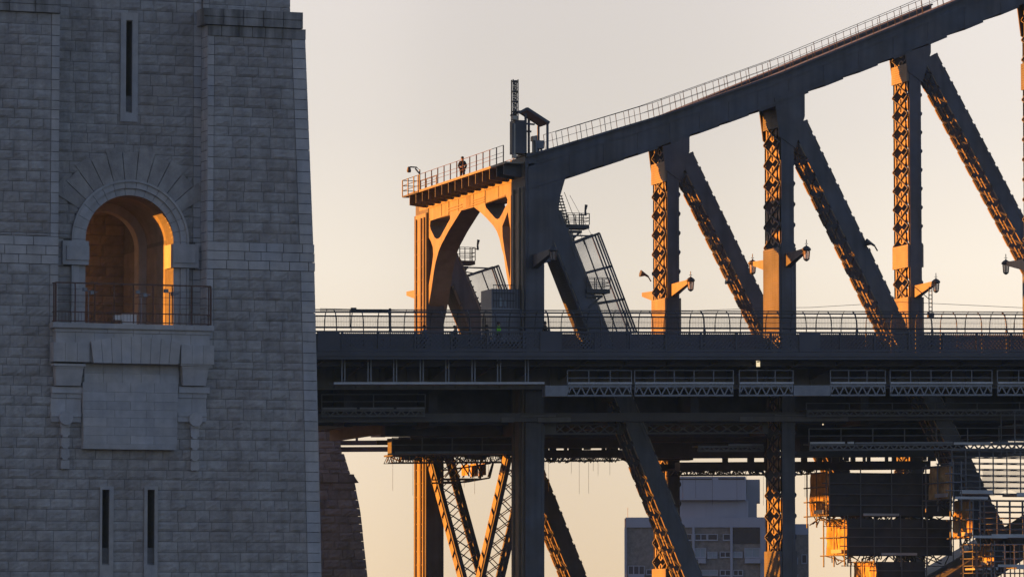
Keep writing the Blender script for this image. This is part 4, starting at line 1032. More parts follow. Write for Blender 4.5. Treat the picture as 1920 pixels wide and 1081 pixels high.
# ladder run up the near diagonal
lad = thing('ladder', atY(1062, 420, .9), 'steep steel ladder climbing the near diagonal to the top chord', 'ladder')
m_ = MB(); a, b = atY(1045, 368, .9), atY(1070, 455, .9)
n_ = 16
for i in range(n_): p = a.lerp(b, i/n_); m_.bar(p+Vector((-.18, 0, 0)), p+Vector((.3, 0, .02)), .5, .05)
for dx in (-.18, .08, .3): m_.bar(a+Vector((dx, 0, 0)), b+Vector((dx, 0, 0)), .05, .05)
m_.build('ladder_frame', M_rail, lad)
m_ = MB(); m_.tube([a+Vector((.5, 0, .3)), b+Vector((1.0, 0, -.1))], .02, 4); m_.tube([a+Vector((.9, 0, .1)), b+Vector((1.5, 0, .6))], .015, 4); m_.build('guide_wire', M_rail, lad)
def platform(x0, x1, yf, yr, Y, lab, dep=1.4, skew=0, lamp=None, m=M_rail):
    p0, p1 = atY(x0, yf, Y), atY(x1, yf+skew, Y); hh = atY(x0, yr, Y).z-p0.z
    t = thing('access_platform', p0, lab, 'platform', 'small railed platforms on the diagonals')
    f = MB(); f.box(p0.x, p1.x, Y, Y+dep, p0.z-.28, p0.z); f.bar((p0.x, Y+.2, p0.z-.5), (p1.x-.5, Y+.2, p0.z-.5), .2, .18); f.bar((p0.x+.2, Y+.2, p0.z-1.3), (p1.x-.6, Y+.2, p0.z-.5), .12, .12); f.build('floor', m, t)
    r = MB()
    for yy in (Y, Y+dep):
        for k in range(4): x = p0.x+(p1.x-p0.x)*k/3; r.tube([(x, yy, p0.z), (x, yy, p0.z+hh)], .035, 5)
        for q in (.33, .6, 1): r.tube([(p0.x, yy, p0.z+hh*q), (p1.x, yy, p0.z+hh*q)], .022, 5)
    for q in (.33, .6, 1): r.tube([(p1.x, Y, p0.z+hh*q), (p1.x, Y+dep, p0.z+hh*q)], .022, 5)
    r.build('railing', m, t)
    if lamp:
        c = atY(lamp[0], lamp[1], Y+.3); l = MB(); l.tube([(c.x-.45, Y+.3, p0.z), (c.x-.45, Y+.3, c.z-.35), (c.x, Y+.3, c.z-.4)], .05, 5); l.tube([(c.x, Y+.3, c.z-.45), (c.x-.02, Y+.3, c.z-.1), (c.x+.05, Y+.3, c.z+.3)], .1, 8, taper=[.09, .07, .11]); l.build('sensor_unit', M_rail, t)
platform(1062, 1105, 420, 399, .8, 'railed platform with a sensor unit beside the top of the near diagonal', lamp=(1098, 392))
platform(862, 891, 488, 463, YF+1, 'railed platform seen through the portal opening', lamp=(896, 457), m=M_brail)
platform(1100, 1144, 541, 520, -.2, 'low railed platform in front of the tall stair cover')
# ==================================================================================== CABIN ON DECK
cbn = thing('site_cabin', (atY(930, 600, -2).x, 8, zdeck), 'blue-grey and cream site cabin behind the footpath fence', 'cabin')
Yc = 1.0; CD = 2.7
X_ = lambda px, Y=Yc: atY(px, 600, Y).x; Z_ = lambda py, Y=Yc: atY(930, py, Y).z
XR_ = -.06
a = MB(); a.box(X_(923), XR_, Yc, Yc+CD, Z_(640), Z_(577)); a.build('lower_wall', M_hut, cbn)
a = MB(); a.box(X_(923)-.06, XR_, Yc-.05, Yc+CD+.05, Z_(581), Z_(577)); a.build('cornice', M_gal, cbn)
a = MB(); a.box(X_(923)-.05, X_(923)-.005, Yc+.03, Yc+CD, Z_(640), Z_(582)); a.build('end_wall', M_cream, cbn)
a = MB(); a.box(X_(923)-.09, X_(923)-.045, Yc+1.5, Yc+2.2, Z_(640), Z_(593)); a.build('door', M_black, cbn)
a = MB(); a.box(X_(922), XR_, Yc+.05, Yc+CD, Z_(577), Z_(541)); a.build('upper_storey', M_hut, cbn)
a = MB()
for (x0, x1) in ((936, 941), (945, 949)): a.box(X_(x0), X_(x1), Yc-.03, Yc+.04, Z_(574), Z_(562) if x0 > 940 else Z_(558))
a.build('window', M_winb, cbn)
a = MB()
for x in (934, 945, 950, 958): a.box(X_(x), X_(x)+.1, Yc-.05, Yc-.01, Z_(625), Z_(588))
a.build('pilaster', M_gal, cbn)
a = MB()
for k in range(12): x = X_(925)+k*.2; a.box(x, x+.025, Yc-.04, Yc-.01, Z_(577), Z_(534))
for yy in (534, 549, 563): a.box(X_(924), X_(965), Yc-.05, Yc-.005, Z_(yy)-.025, Z_(yy)+.025)
a.build('mesh_screen', M_rail, cbn)
# ==================================================================================== PEOPLE
SKIN = mat('skin', (.35, .2, .14), .6, .05, 5)
def person(loc, rz, top, legs, lab, pose='stand', hair=(.03, .02, .015), scale=1.0, hat=None):
    t = thing('person', loc, lab, 'person'); t.rotation_euler = (0, 0, rz); t['_o'] = (0, 0, 0)
    J = {'pel': (0, 0, .93, .15), 'chest': (0, .01, 1.25, .17), 'neck': (0, .0, 1.47, .07), 'head0': (0, -.02, 1.56, .085), 'head': (0, -.01, 1.66, .10), 'crown': (0, .01, 1.74, .075)}
    E_ = [('pel', 'chest'), ('chest', 'neck'), ('neck', 'head0'), ('head0', 'head'), ('head', 'crown')]
    for s_, n_ in ((-1, 'l'), (1, 'r')):
        bend = -.28 if pose == 'pocket' else -.05
        J.update({'sh'+n_: (s_*.19, .01, 1.39, .07), 'el'+n_: (s_*.27, .05, 1.12, .05), 'wr'+n_: (s_*.20, bend*.8, .94, .032), 'pa'+n_: (s_*.19, bend, .87, .035)})
        J.update({'hi'+n_: (s_*.09, 0, .88, .10), 'kn'+n_: (s_*.10, -.02, .49, .065), 'an'+n_: (s_*.11, .02, .09, .042), 'to'+n_: (s_*.12, -.16, .04, .035)})
        E_ += [('chest', 'sh'+n_), ('sh'+n_, 'el'+n_), ('el'+n_, 'wr'+n_), ('wr'+n_, 'pa'+n_), ('pel', 'hi'+n_), ('hi'+n_, 'kn'+n_), ('kn'+n_, 'an'+n_), ('an'+n_, 'to'+n_)]
        for k in range(5):
            dx = (k-2)*.018 if k < 4 else -s_*.045; L_ = (.075, .085, .08, .065, .05)[k]
            J['f%s%d' % (n_, k)] = (s_*.19+dx, bend-.005, .83, .011); J['g%s%d' % (n_, k)] = (s_*.19+dx*1.1, bend-.03, .83-L_, .008)
            E_ += [('pa'+n_, 'f%s%d' % (n_, k)), ('f%s%d' % (n_, k), 'g%s%d' % (n_, k))]
    keys = list(J); me = bpy.data.meshes.new('body')
    me.from_pydata([tuple(scale*c for c in J[k][:3]) for k in keys], [(keys.index(a), keys.index(b)) for a, b in E_], [])
    o = bpy.data.objects.new('body', me); COL.objects.link(o); o.parent = t
    sk = o.modifiers.new('skin', 'SKIN'); sk.use_smooth_shade = True
    for i, k in enumerate(keys): me.skin_vertices[0].data[i].radius = (J[k][3]*scale,)*2
    me.skin_vertices[0].data[0].use_root = True
    ss = o.modifiers.new('sub', 'SUBSURF'); ss.levels = 1; ss.render_levels = 1
    me.materials.append(SKIN)
    def cl(name, parts, grow, m):
        ks = [k for k in keys if any(k.startswith(p) for p in parts)]
        mm_ = bpy.data.meshes.new(name); mm_.from_pydata([tuple(scale*c for c in J[k][:3]) for k in ks], [(ks.index(a), ks.index(b)) for a, b in E_ if a in ks and b in ks], [])
        oo = bpy.data.objects.new(name, mm_); COL.objects.link(oo); oo.parent = t; s2 = oo.modifiers.new('skin', 'SKIN'); s2.use_smooth_shade = True
        for i, k in enumerate(ks): mm_.skin_vertices[0].data[i].radius = ((J[k][3]+grow)*scale,)*2
        mm_.skin_vertices[0].data[0].use_root = True; oo.modifiers.new('sub', 'SUBSURF').render_levels = 1; mm_.materials.append(m)
    cl('jacket', ['pel', 'chest', 'neck', 'sh', 'el', 'wr'], .035, top); cl('trousers', ['pel', 'hi', 'kn', 'an'], .028, legs)
    hm = MB(); hm.lathe((0, .02*scale, 1.63*scale), [(.095*scale, 0), (.112*scale, .06*scale), (.10*scale, .13*scale), (.05*scale, .165*scale)], 12)
    hm.build('cap' if hat else 'hair', hat or cloth('hair', hair), t)
    fc = MB()
    for s_ in (-1, 1): fc.box(s_*.035-.012, s_*.035+.012, -.118, -.10, 1.655, 1.668); fc.box(s_*.1-.01, s_*.1+.01, -.02, .02, 1.62, 1.67)
    fc.box(-.012, .012, -.135, -.10, 1.615, 1.65); fc.box(-.025, .025, -.113, -.10, 1.585, 1.592); fc.build('face', M_black, t)
    return t
M_jk = cloth('dark_jacket', (.02, .016, .018)); M_jn = cloth('dark_jeans', (.035, .03, .035)); M_hv = cloth('hi_vis', (.25, .85, .05)); M_bl = cloth('blue_top', (.08, .16, .26))
yp = atX(867, 322, -.2).y
person((-.2, yp, zwk), math.radians(165), M_jk, M_jk, 'person in dark jacket standing on the sunlit portal walkway', pose='pocket')
fz = lambda X: zd(664, YE)+SL*X
for (px, top_, py, Y, lab, mt) in ((935, 610, 603, -6.4, 'person in a bright green hi-vis top leaning behind the parapet', M_hv), (1022, 607, 602, -6.6, 'dark clad person walking beside the near end post', M_jk), (853, 611, 610, -6.6, 'dark figure behind the fence, right of the person in blue', M_jn), (796, 609, 609, -6.5, 'person in a blue top at the foot of the far end post', M_bl), (913, 608, 609, -6.3, 'dark figure beside the cream cabin wall', M_jk)):
    p = atY(px, py, Y); sc = 1.0; z0 = p.z-1.78
    person((p.x, Y, z0), math.radians(90 if px != 935 else 60), mt, M_jn, lab)
    if z0 > fz(p.x)+.05: pass
# ==================================================================================== HANGING GANTRIES UNDER THE DECK
def gantry(lab, x0, x1, ydeck, Y, lat=None, rails=(), posts=None, strip=None, m=M_gal, name='maintenance_gantry', wd=1.2, yb=None, hang=None, cells=None, t=.10):
    a, b = dk(x0, ydeck, Y)[0], dk(x1, ydeck, Y)[0]; z = zd(ydeck, Y)
    th = thing(name, (a, Y, z), lab, 'gantry', 'maintenance gantries hung under the deck')
    f = D(); f.box(a, b, Y, Y+wd, z-.1, z); f.build('walkway', m, th)
    if lat: xlat(x0, x1, lat[0], lat[1], Y-.05, cells or max(2, int((b-a)/.62)), m, 'lattice_beam', t=t, typ='V', par=th); xlat(x0, x1, lat[0]+1, lat[1]+1, Y+wd, cells or max(2, int((b-a)/.62)), m, 'lattice_beam', t=t*.8, typ='V', par=th)
    if rails:
        r = D()
        for yy in rails: r.tube([(a, Y, zd(yy, Y)), (b, Y, zd(yy, Y))], .035, 5)
        n_ = max(1, round((b-a)/(posts or 1.8)))
        for k in range(n_+1): x = a+(b-a)*k/n_; r.tube([(x, Y, z), (x, Y, zd(min(rails), Y))], .04, 5)
        r.build('railing', m, th)
    if strip:
        for (s0, s1, y0, y1, mm2) in strip:
            s = D(); s.box(dk(s0, y0, Y)[0], dk(s1, y0, Y)[0], Y-.14, Y-.09, zd(y1, Y), zd(y0, Y)); s.build('toe_board', mm2, th)
    if hang:
        for xx in hang[0]:
            h = D(); x = dk(xx, ydeck, Y)[0]; h.box(x-.04, x+.04, Y-.02, Y+.05, z-.12, zd(hang[1], Y)); h.box(x+.16, x+.24, Y-.02, Y+.05, z-.12, zd(hang[1], Y)); h.build('hanger', m, th)
    return th
gantry('long hanging walkway with paired hanger rods beside the pylon', 625, 1020, 717, -6.9, hang=([641, 690, 738, 788, 836, 885, 933, 985], 668), strip=[(625, 1020, 715.5, 719.5, M_galw)])
for (x0, x1, lab) in ((1064, 1184, 'short lattice sided gantry right of the near end post'), (1190, 1375, 'lattice sided gantry in the middle of the row'), (1386, 1487, 'lattice sided gantry left of the second near post'), (1557, 1660, 'lattice sided gantry right of the second near post'), (1669, 1860, 'long lattice sided gantry towards the right'), (1870, 1990, 'lattice sided gantry at the right edge under the deck')):
    gantry(lab, x0, x1, 720, -7.1, lat=(722.5, 742), rails=(694, 708), posts=1.55, strip=[(x0, x1, 716, 719.5, M_galw)], wd=1.3)
sp_ = thing('plated_gantry_end', (dk(1022, 730, -7.1)[0], -7.1, zd(742, -7.1)), 'solid plated box beam left of the lattice gantries', 'beam', 'plated beams between lattice gantries')
q_ = D(); q_.box(dk(1022, 730, -7.1)[0], dk(1064, 730, -7.1)[0], -7.15, -6.4, zd(742, -7.1), zd(722, -7.1)); q_.build('web', M_gal, sp_)
sp_ = thing('plated_gantry_end', (dk(1487, 730, -7.1)[0], -7.1, zd(742, -7.1)), 'solid plated box beam in front of the second near post', 'beam', 'plated beams between lattice gantries')
q_ = D(); q_.box(dk(1488, 730, -7.1)[0], dk(1556, 730, -7.1)[0], -7.15, -6.4, zd(742, -7.1), zd(722, -7.1)); q_.build('web', M_gal, sp_)
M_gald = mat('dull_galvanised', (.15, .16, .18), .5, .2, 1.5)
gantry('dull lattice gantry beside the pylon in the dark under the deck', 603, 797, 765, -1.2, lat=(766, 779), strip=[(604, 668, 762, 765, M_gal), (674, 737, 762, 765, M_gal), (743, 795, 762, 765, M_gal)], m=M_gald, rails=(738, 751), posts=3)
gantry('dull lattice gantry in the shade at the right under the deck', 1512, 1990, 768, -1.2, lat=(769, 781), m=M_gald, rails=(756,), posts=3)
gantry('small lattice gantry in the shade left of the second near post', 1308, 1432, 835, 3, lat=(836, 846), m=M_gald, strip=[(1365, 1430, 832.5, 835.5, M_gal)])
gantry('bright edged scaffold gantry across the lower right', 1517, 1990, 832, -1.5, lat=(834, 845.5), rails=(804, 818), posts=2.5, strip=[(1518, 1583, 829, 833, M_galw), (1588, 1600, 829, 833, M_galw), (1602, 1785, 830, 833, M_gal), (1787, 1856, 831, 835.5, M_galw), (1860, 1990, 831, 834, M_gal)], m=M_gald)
# scaffold stage under deck left: long boarded stage with lattice edges
def stage(lab, x0, x1, ytop, ybot, Y, lips, wd=10, wrapped=True, drop=8):
    a, b = dk(x0, ybot, Y)[0], dk(x1, ybot, Y)[0]; z0, z1 = zd(ybot, Y), zd(ytop, Y)
    th = thing('scaffold_stage', (a, Y, z0), lab, 'scaffold', 'suspended scaffold stages under the deck')
    f = D(); f.box(a, b, Y, Y+wd, z1-.12, z1); f.build('boarding', M_dark, th)
    rg = D(); x = a
    while x < b:                                    # ragged trusses and couplers under the boards
        w_ = random.uniform(.25, .8); z_ = z1-random.uniform(.05, .45)
        rg.bar((x, Y+random.uniform(0, wd), z1-.1), (x+random.uniform(-.5, .5), Y+random.uniform(0, wd), z1-.5), .07, .07)
        if random.random() < .5: rg.box(x, x+w_, Y+.1, Y+.3, z_, z1)
        x += .22
    rg.build('coupler', M_dark, th)
    for yy in (Y, Y+wd*.5, Y+wd): 
        mb = D(); mb.box(a, b, yy, yy+.06, z0, z0+.05); n_ = int((b-a)/.5)
        for i in range(n_): u = a+(b-a)*i/n_; mb.bar((u, yy, z0), (u+.25, yy, z1-.1), .04, .04); mb.bar((u+.25, yy, z1-.1), (u+.5, yy, z0), .04, .04)
        mb.build('lattice_beam', M_rail, th)
    dr = D()
    for i in range(drop):
        x = random.uniform(a, b); dr.tube([(x, Y+.1, z0), (x, Y+.1, z0-random.uniform(.6, 2.6))], .012, 3)
    dr.build('hanging_rope', M_rail, th)
    return th
stage('long suspended scaffold stage from beside the pier to the near end post', 736, 960, 848, 864, 8, 0, wd=2.4)
stage('suspended scaffold stage between the near end post and the diagonal', 1015, 1172, 851, 862, 19, 0, wd=2.5)
stage('suspended scaffold stage with ragged underside above the apartment block', 1273, 1530, 876, 890, 17, 0, wd=3)
gantry('railed edge of the scaffold stage left of the near end post', 735, 960, 846, 4.5, rails=(818, 831), posts=2.0, m=M_gald, strip=[(740, 960, 843, 848, M_gald)])
fill_ = D()
for (x0, x1, y0, y1, Y) in ((722, 1012, 790, 815, 6.5), (735, 985, 822, 852, 10), (1015, 1180, 822, 838, 12), (1015, 1180, 842, 856, 15), (1205, 1440, 812, 828, 10), (1200, 1300, 836, 862, 16), (1205, 1450, 830, 858, 14), (1275, 1745, 866, 882, 16), (1495, 1990, 790, 815, 7), (1490, 1990, 846, 858, 8), (1500, 1800, 815, 850, 12), (1210, 1300, 870, 882, 20)):
    a, b = dk(x0, y1, Y)[0], dk(x1, y1, Y)[0]; z0, z1 = zd(y1, Y), zd(y0, Y)
    fill_ = D(); fill_.box(a, b, Y, Y+1.2, z0, z1); fill_.build('floor_beam', M_dark, bridge)
sv = D(); random.seed(11)  # random dark boxes added in the gaps between beams, breaking up bright slits
for (x0, x1, ya, yb2, Y) in ((1020, 1175, 815, 823, 13), (1015, 1180, 836, 844, 15.5), (1290, 1440, 826, 832, 14), (1290, 1440, 856, 868, 16), (1495, 1800, 850, 868, 15), (640, 722, 808, 813, 40)):
    x = x0
    while x < x1:
        w_ = random.uniform(2, 14)
        if random.random() < .62: sv.box(dk(x, ya, Y)[0], dk(x+w_, ya, Y)[0], Y, Y+.3, zd(yb2-random.uniform(-1, 3), Y), zd(ya-2, Y))
        x += w_+random.uniform(0, 5)
sv.build('gap_boxes', M_dark, bridge)
# suspended curved inspection cradle seen between the V braces
cr = thing('inspection_cradle', atX(870, 860, 3), 'ragged inspection cradle hanging between the V braces', 'cradle')
m_ = MB(); Yq = 15.0
A_ = [(825, 870), (835, 893), (845, 898), (920, 893)]
pts = [atY(x, y, Yq) for x, y in [(826, 903), (872, 903), (895, 899), (918, 895), (925, 866)]]
for o_ in (0, 2.5):
    for p, q in zip(pts[:-1], pts[1:]): m_.bar(p+Vector((0, o_, 0)), q+Vector((0, o_, 0)), .1, .12)
    for (xa, ya, xb, yb2) in ((826, 897, 900, 897), (852, 892, 880, 862), (880, 892, 862, 862), (885, 893, 905, 862), (905, 893, 890, 862), (915, 893, 925, 864), (900, 893, 912, 864), (845, 880, 920, 868)):
        m_.bar(atY(xa, ya, Yq)+Vector((0, o_, 0)), atY(xb, yb2, Yq)+Vector((0, o_, 0)), .08, .09)
m_.build('cradle_frame', M_rail, cr)
m_ = MB(); 
for (xa, ya, xb, yb2) in ((878, 870, 886, 890), (895, 868, 903, 892), (910, 868, 920, 890)): 
    p, q = atY(xa, ya, Yq), atY(xb, yb2, Yq); m_.box(p.x, p.x+.06, Yq, Yq+1.8, q.z, p.z)
m_.build('end_sheet', M_wrap, cr)
# ==================================================================================== WRAPPED SCAFFOLD TOWERS
def wtower(lab, xl, xr, yt, yb, Y, dep, xf=None, open_=False, boards=True):
    """xl..xr: the sun lit end face in pixels (depth along +Y); xf: right end of the front"""
    pr_ = atY(xr, (yt+yb)/2, Y); X = pr_.x; dep = atX(xl, (yt+yb)/2, X).y-Y
    z1, z0 = atY(xr, yt, Y).z, atY(xr, yb, Y).z; XR = atY(xf, (yt+yb)/2, Y).x
    t = thing('scaffold_tower', (X, Y, z0), lab, 'scaffold', 'sheeted scaffold towers round the arch foot')
    e = MB(); n_ = 10; nz = 8; vs = []
    for j in range(nz+1):
        for i in range(n_+1): vs.append((X+random.uniform(-.05, .05)+.04*math.sin(i*1.7+j*.4), Y+dep*i/n_, z0+(z1-z0)*j/nz))
    fs = [(j*(n_+1)+i, j*(n_+1)+i+1, (j+1)*(n_+1)+i+1, (j+1)*(n_+1)+i) for j in range(nz) for i in range(n_)]
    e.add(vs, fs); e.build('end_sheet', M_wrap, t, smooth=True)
    if not open_:
        f = MB(); n2 = 24; vs = []
        for j in range(nz+1):
            for i in range(n2+1): vs.append((X+.1+(XR-X-.1)*i/n2, Y+random.uniform(-.08, .08), z0+(z1-z0)*j/nz))
        f.add(vs, [(j*(n2+1)+i, j*(n2+1)+i+1, (j+1)*(n2+1)+i+1, (j+1)*(n2+1)+i) for j in range(nz) for i in range(n2)])
        f.box(X+.2, XR, Y+dep-.1, Y+dep, z0, z1); f.box(X+.2, XR, Y+.1, Y+dep, z1-.15, z1-.05)
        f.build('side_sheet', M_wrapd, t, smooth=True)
    p = MB(); H = z1-z0; xo = X-.2
    for yy in (Y-.15, Y+dep*.5, Y+dep+.1): p.tube([(xo, yy, z0-.8), (xo, yy, z1+.2)], .055, 6)
    k = max(2, int(H/1.0))
    for i in range(k+1): z_ = z0+H*i/k; p.tube([(xo-.05, Y-.5, z_), (xo-.05, Y+dep+.6, z_)], .05, 5)
    k = int((XR-X)/2.6)+1
    for i in range(k+1): x = X+(XR-X)*i/k; p.tube([(x, Y-.25, z0-.8), (x, Y-.25, z1+.3)], .045, 5)
    for i in range(1, 4): p.tube([(X-.6, Y-.28, z0+H*i/4), (XR, Y-.28, z0+H*i/4)], .04, 5)
    p.build('tube_frame', M_gald, t)
    b = MB()
    if boards: b.box(X-.35, X-.28, Y+.1, Y+dep*.55, z0+.15, z0+.42)
    b.box(X+2.5, min(XR-.5, X+5.2), Y-.36, Y-.31, z0+.0, z0+.18)
    b.build('toe_board', M_galw, t)
    # ragged coupler fringe under the tower
    r = MB(); x = X-.3
    while x < XR:
        r.bar((x, Y+random.uniform(0, dep), z0), (x+random.uniform(-.3, .3), Y+random.uniform(0, dep), z0-random.uniform(.2, .8)), .06, .06); x += .16
    r.bar((X-.4, Y, z0-.75), (XR, Y, z0-.75), .05, .05)
    r.build('coupler', M_rail, t)
wtower('upper sheeted scaffold tower with orange lit left end', 1519, 1553, 885, 966, 4, 4, 1785)
wtower('middle sheeted scaffold tower stepped below the upper one', 1550, 1587, 972, 1040, 4, 4, 1785)
wtower('lowest sheeted scaffold tower cut by the bottom edge', 1601, 1642, 1052, 1120, 4, 4, 1735)
wtower('small sunlit scaffold bay high beside the bright rails', 1742, 1785, 872, 935, -6.5, 4, 1800, boards=True)
wtower('narrow sunlit scaffold bay below the small upper bay', 1788, 1822, 938, 1008, -6.3, 4, 1835, boards=True)
sb = MB(); 
# open tube scaffolds on the right
def openscaf(lab, x0, x1, y0, y1, Y, nx, ny, boards=(), m=M_gald, dep=2.5):
    a, b = atY(x0, y1, Y), atY(x1, y0, Y); t = thing('open_scaffold', (a.x, Y, a.z), lab, 'scaffold', 'open tube scaffolds at lower right')
    p = MB()
    for yy in (Y, Y+dep):
        for i in range(nx+1): x = a.x+(b.x-a.x)*i/nx; p.tube([(x, yy, a.z), (x, yy, b.z)], .045, 5)
        for j in range(ny+1): z = a.z+(b.z-a.z)*j/ny; p.tube([(a.x-.2, yy, z), (b.x+.2, yy, z)], .035, 5)
    for i in range(nx+1):
        for j in range(ny+1): x = a.x+(b.x-a.x)*i/nx; z = a.z+(b.z-a.z)*j/ny; p.tube([(x, Y, z), (x, Y+dep, z)], .03, 4)
    p.build('tube_frame', m, t)
    q = MB()
    for (u0, u1, yy, h) in boards: q.box(atY(u0, yy, Y).x, atY(u1, yy, Y).x, Y-.1, Y+dep, atY(u0, yy, Y).z-.12, atY(u0, yy, Y).z); q.box(atY(u0, yy, Y).x, atY(u1, yy, Y).x, Y-.14, Y-.1, atY(u0, yy, Y).z-.14, atY(u0, yy, Y).z+h)
    if boards: q.build('board', M_galw, t)
    return t
openscaf('tall open tube scaffold with pale boards at the right edge', 1785, 1990, 846, 924, -3, 8, 7, boards=((1790, 1860, 921, .12), (1905, 1990, 926, .12)))
openscaf('open tube scaffold bay below the upper right scaffold', 1822, 1990, 938, 1002, -3, 7, 6, boards=((1858, 1990, 1003, .1),))
openscaf('lowest open scaffold catching orange sun over the arch chord', 1832, 1990, 1020, 1100, -3, 9, 6, boards=((1834, 1870, 1064, .2), (1905, 1960, 1062, .1)), m=M_gal)
openscaf('open scaffold legs rising at the far right edge', 1903, 1990, 770, 850, -4, 2, 3)
# wrapped bays behind the open tubes
wtower('small sheeted bay behind the lowest open scaffold', 1836, 1862, 1022, 1062, -5.2, 4, 1880)
wd_ = MB(); p0_, p1_ = atY(1842, 882, 9), atY(1925, 900, 9)
dp = thing('hanging_sheet', p0_, 'torn dark sheet hanging at the right edge behind the scaffold', 'sheet')
vs = []; 
for j in range(7):
    for i in range(9): vs.append((p0_.x+(p1_.x-p0_.x)*i/8, 9+random.uniform(-.15, .15), p0_.z-(1.6*j/6)*(1+.15*math.sin(i))))
wd_.add(vs, [(j*9+i, j*9+i+1, (j+1)*9+i+1, (j+1)*9+i) for j in range(6) for i in range(8)]); wd_.build('sheet', M_film, dp)
# ==================================================================================== CATENARY DETAILS
Yw = 12
wm = thing('hanging_ladder', atY(1745, 590, YF-4.5), 'small lattice ladder hanging below the sunlit lantern bracket', 'ladder')
w_ = MB(); a, b = atY(1742, 538, YF-4.5), atY(1748, 590, YF-4.5)
for x in (a.x, b.x): w_.box(x-.03, x+.03, a.y, a.y+.06, b.z, a.z)
for i in range(8): z = b.z+(a.z-b.z)*i/7; w_.box(a.x, b.x, a.y, a.y+.05, z-.025, z+.025)
w_.box(a.x-.12, b.x+.12, a.y-.1, a.y+.15, b.z-.25, b.z+.15); w_.bar((a.x-1.3, a.y, a.z+.1), (a.x, a.y, a.z-.9), .05, .05); w_.build('ladder_frame', M_rail, wm)
for i, (pts_, lab) in enumerate((([(600, 582), (1045, 586), (1250, 584), (1440, 577), (1520, 576), (1690, 566), (1800, 571), (1990, 580)], 'sagging overhead contact wire seen above the fence'), ([(600, 578), (780, 582), (960, 583)], 'fine overhead wire at the left above the fence'), )):
    w_ = MB(); pp_ = [atY(x, y, Yw) for x, y in pts_]
    w_.tube(pp_, .022, 4); o = w_.build('overhead_wire', M_rail); tag(o, lab, 'wire', 'overhead railway wires')
sgn_ = MB(); sgn_.box(dk(659, 590, -4)[0], dk(732, 590, -4)[0], -4, -3.8, zd(591, -4), zd(587, -4)); sgn_.box(dk(659, 590, -4)[0], dk(668, 590, -4)[0], -4.05, -3.75, zd(589, -4), zd(584, -4)); sgn_.tube([(dk(732, 590, -4)[0], -3.9, zd(620, -4)), (dk(732, 590, -4)[0], -3.9, zd(584, -4))], .09, 8); sgn_.tube([(dk(657, 590, -4)[0], -3.9, zd(620, -4)), (dk(657, 590, -4)[0], -3.9, zd(588, -4))], .04, 8)
so = sgn_.build('sign_gantry', M_rail); tag(so, 'low dark bar gantry behind the fence just right of the pylon', 'gantry')
pk = atY(1421, 681.5, -7.3); lb = MB(); lb.box(pk.x-.12, pk.x+.12, -7.4, -7.3, pk.z-.2, pk.z+.2); o = lb.build('deck_lamp', M_glow); tag(o, 'small pale square lamp glowing under the deck', 'lamp')
pk = atY(1543, 795, 2); lb = MB(); lb.lathe(tuple(pk), [(.02, -.055), (.055, -.02), (.055, .02), (.02, .055)], 8); o = lb.build('round_lamp', M_glow); tag(o, 'tiny round lamp glowing below the lower beam', 'lamp')
# ==================================================================================== APARTMENT BLOCK
YB = 260.0
AQ = atY(1171, 971, YB); AS = (AQ-CP).dot(Fv)/FPX
AM = Matrix.Translation((AQ.x, AQ.y, 0)) @ Matrix.Rotation(-TH-math.radians(3.2), 4, 'Z')
YB0 = YB; YB = 0.0
apt = thing('apartment_block', AM @ Vector((16, 8, 0)), 'grey and brown apartment block with stepped roof in the distance', 'building')
bx = lambda px: (px-1171)*AS; bz = lambda py: AQ.z+(971-py)*AS
def ab(mb, name, m, par=None): return mb.build(name, m, par or apt, mtx=AM)
b_ = MB(); b_.box(bx(1171), bx(1475), YB, YB+18, 0, bz(971)); ab(b_, 'wall', M_brick)
b_ = MB(); b_.box(bx(1173)-.0, bx(1434), YB-.25, YB, bz(988), bz(970)-.0)
for x in (1172, 1299, 1370, 1426): b_.box(bx(x)-.08, bx(x)+(.22 if x != 1426 else .6), YB-.3, YB-.02, 0, bz(988))
b_.box(bx(1173), bx(1476), YB+.3, YB+17.7, bz(971), bz(969)); ab(b_, 'concrete_band', M_conc)
b_ = MB(); b_.box(bx(1475), bx(1516), YB+6, YB+20, 0, bz(980)); ab(b_, 'rear_wing', M_conc)
b_ = MB(); b_.box(bx(1475.5), bx(1515), YB+5.9, YB+6, 0, bz(1000)); ab(b_, 'rear_wing_brick', M_brick)
b_ = MB(); b_.box(bx(1240), bx(1398), YB-.5, YB+14, bz(937), bz(893)); b_.box(bx(1240), bx(1402), YB+.5, YB+12, bz(971), bz(937)); ab(b_, 'roof_plant_room', M_conc)
b_ = MB(); b_.box(bx(1398)+.01, bx(1424), YB+8, YB+16, bz(938), bz(895)); b_.box(bx(1402)+.01, bx(1418), YB+8, YB+16, bz(971), bz(938)); ab(b_, 'side_block', mat('side_concrete', (.30, .29, .31), .8, .05, .1))
b_ = MB(); b_.box(bx(1272), bx(1335), YB-.56, YB-.5, bz(899), bz(896.5)); b_.box(bx(1347), bx(1396), YB-.56, YB-.5, bz(899), bz(896)); ab(b_, 'vent_slot', M_win)
def win(x0, x1, y0, y1, m, Yw_=YB, n=1):
    w = MB(); w.box(bx(x0), bx(x1), Yw_-.12, Yw_-.04, bz(y1), bz(y0)); o = ab(w, 'window', m)
    f = MB()
    for k in range(n+1): x = bx(x0)+(bx(x1)-bx(x0))*k/n; f.box(x-.06, x+.06, Yw_-.2, Yw_-.1, bz(y1), bz(y0))
    f.box(bx(x0)-.06, bx(x1)+.06, Yw_-.22, Yw_-.1, bz(y1)-.08, bz(y1)+.08); f.box(bx(x0)-.06, bx(x1)+.06, Yw_-.2, Yw_-.1, bz(y0)-.05, bz(y0)+.05); ab(f, 'frame', M_conc, o)
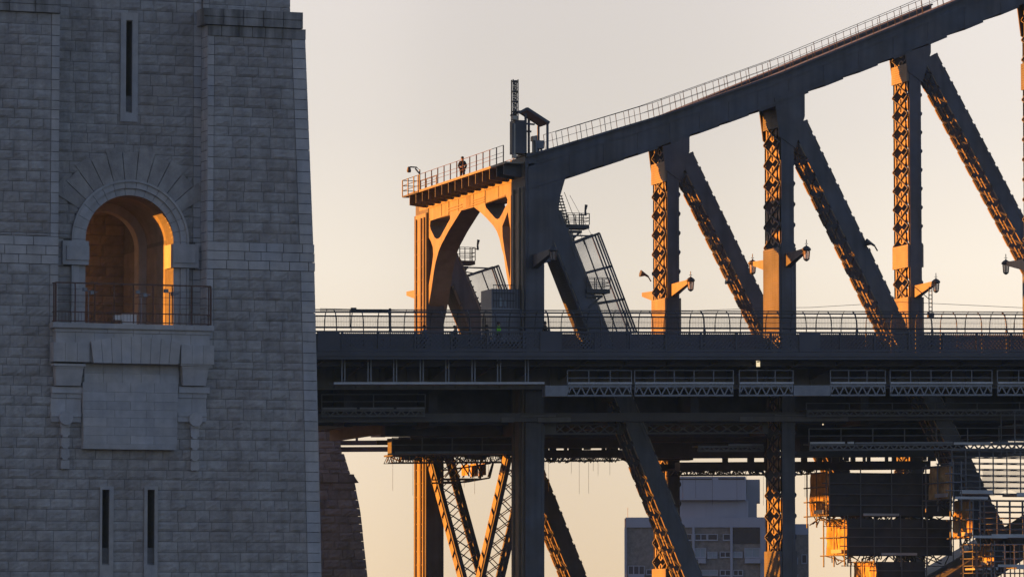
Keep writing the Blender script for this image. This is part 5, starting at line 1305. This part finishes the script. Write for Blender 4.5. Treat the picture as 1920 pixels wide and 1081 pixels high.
win(1286, 1297, 1001, 1012, M_win); win(1303, 1325, 1001, 1012, M_win, n=2); win(1327, 1345, 1001, 1012, M_win); win(1356, 1369, 1001, 1012, M_win)
win(1303, 1323, 1027, 1044, M_winb, n=2); win(1327, 1344, 1034, 1045, M_winb, n=2); win(1350, 1369, 1034, 1044, M_win, n=2); win(1375, 1391, 1034, 1044, M_winb, n=2); win(1396, 1424, 1027, 1044, M_winb, n=2)
win(1178, 1208, 1060, 1076, M_win, n=3); win(1212, 1223, 1067, 1076, M_win); win(1315, 1345, 1068, 1077, M_winb, n=2); win(1350, 1369, 1068, 1078, M_win, n=2); win(1375, 1392, 1068, 1078, M_win, n=2)
win(1488, 1495, 1044, 1055, M_winb, YB+6); win(1503, 1512, 1038, 1054, M_win, YB+6); win(1486, 1495, 1075, 1081, M_winb, YB+6)
b_ = MB()
for (x0, x1, y0, y1) in ((1303, 1323, 1046, 1055), (1396, 1425, 1046, 1055), (1178, 1208, 1077, 1081)): b_.box(bx(x0), bx(x1), YB-.9, YB-.1, bz(y1), bz(y0))
ab(b_, 'balcony', M_conc)
b_ = MB()
for i in range(22):
    for j in range(12):
        x = bx(1374)+(bx(1424)-bx(1374))*(i+.5*(j % 2))/22; z = bz(989)-(bz(989)-bz(1018))*(j+.5)/12; b_.box(x, x+.14, YB-.1, YB-.02, z-.1, z+.06)
ab(b_, 'perforated_screen', M_win)
b_ = MB()
for i in range(6): x = bx(1353)+i*.3; b_.box(x, x+.16, YB-.2, YB, bz(970), bz(970)+random.uniform(.2, .55))
b_.tube([(bx(1177), YB, bz(970)), (bx(1177), YB, bz(951))], .03, 4); ab(b_, 'rooftop_unit', M_conc)
# ==================================================================================== HAZE
hz_ = MB(); hz_.box(-700, 1100, -420, 1500, -1, 260)
hm_ = bpy.data.materials.new('thin_blue_haze'); hm_.use_nodes = True; hm_.node_tree.nodes.clear()
ho_ = hm_.node_tree.nodes.new('ShaderNodeOutputMaterial'); hv_ = hm_.node_tree.nodes.new('ShaderNodeVolumePrincipled')
hv_.inputs['Color'].default_value = (.13, .38, 1, 1); hv_.inputs['Density'].default_value = .00009; hv_.inputs['Anisotropy'].default_value = 0.0
hm_.node_tree.links.new(hv_.outputs[0], ho_.inputs['Volume'])
tag(hz_.build('haze', hm_), kind='stuff')
for o in bpy.data.objects:
    if '_o' in o: del o['_o']
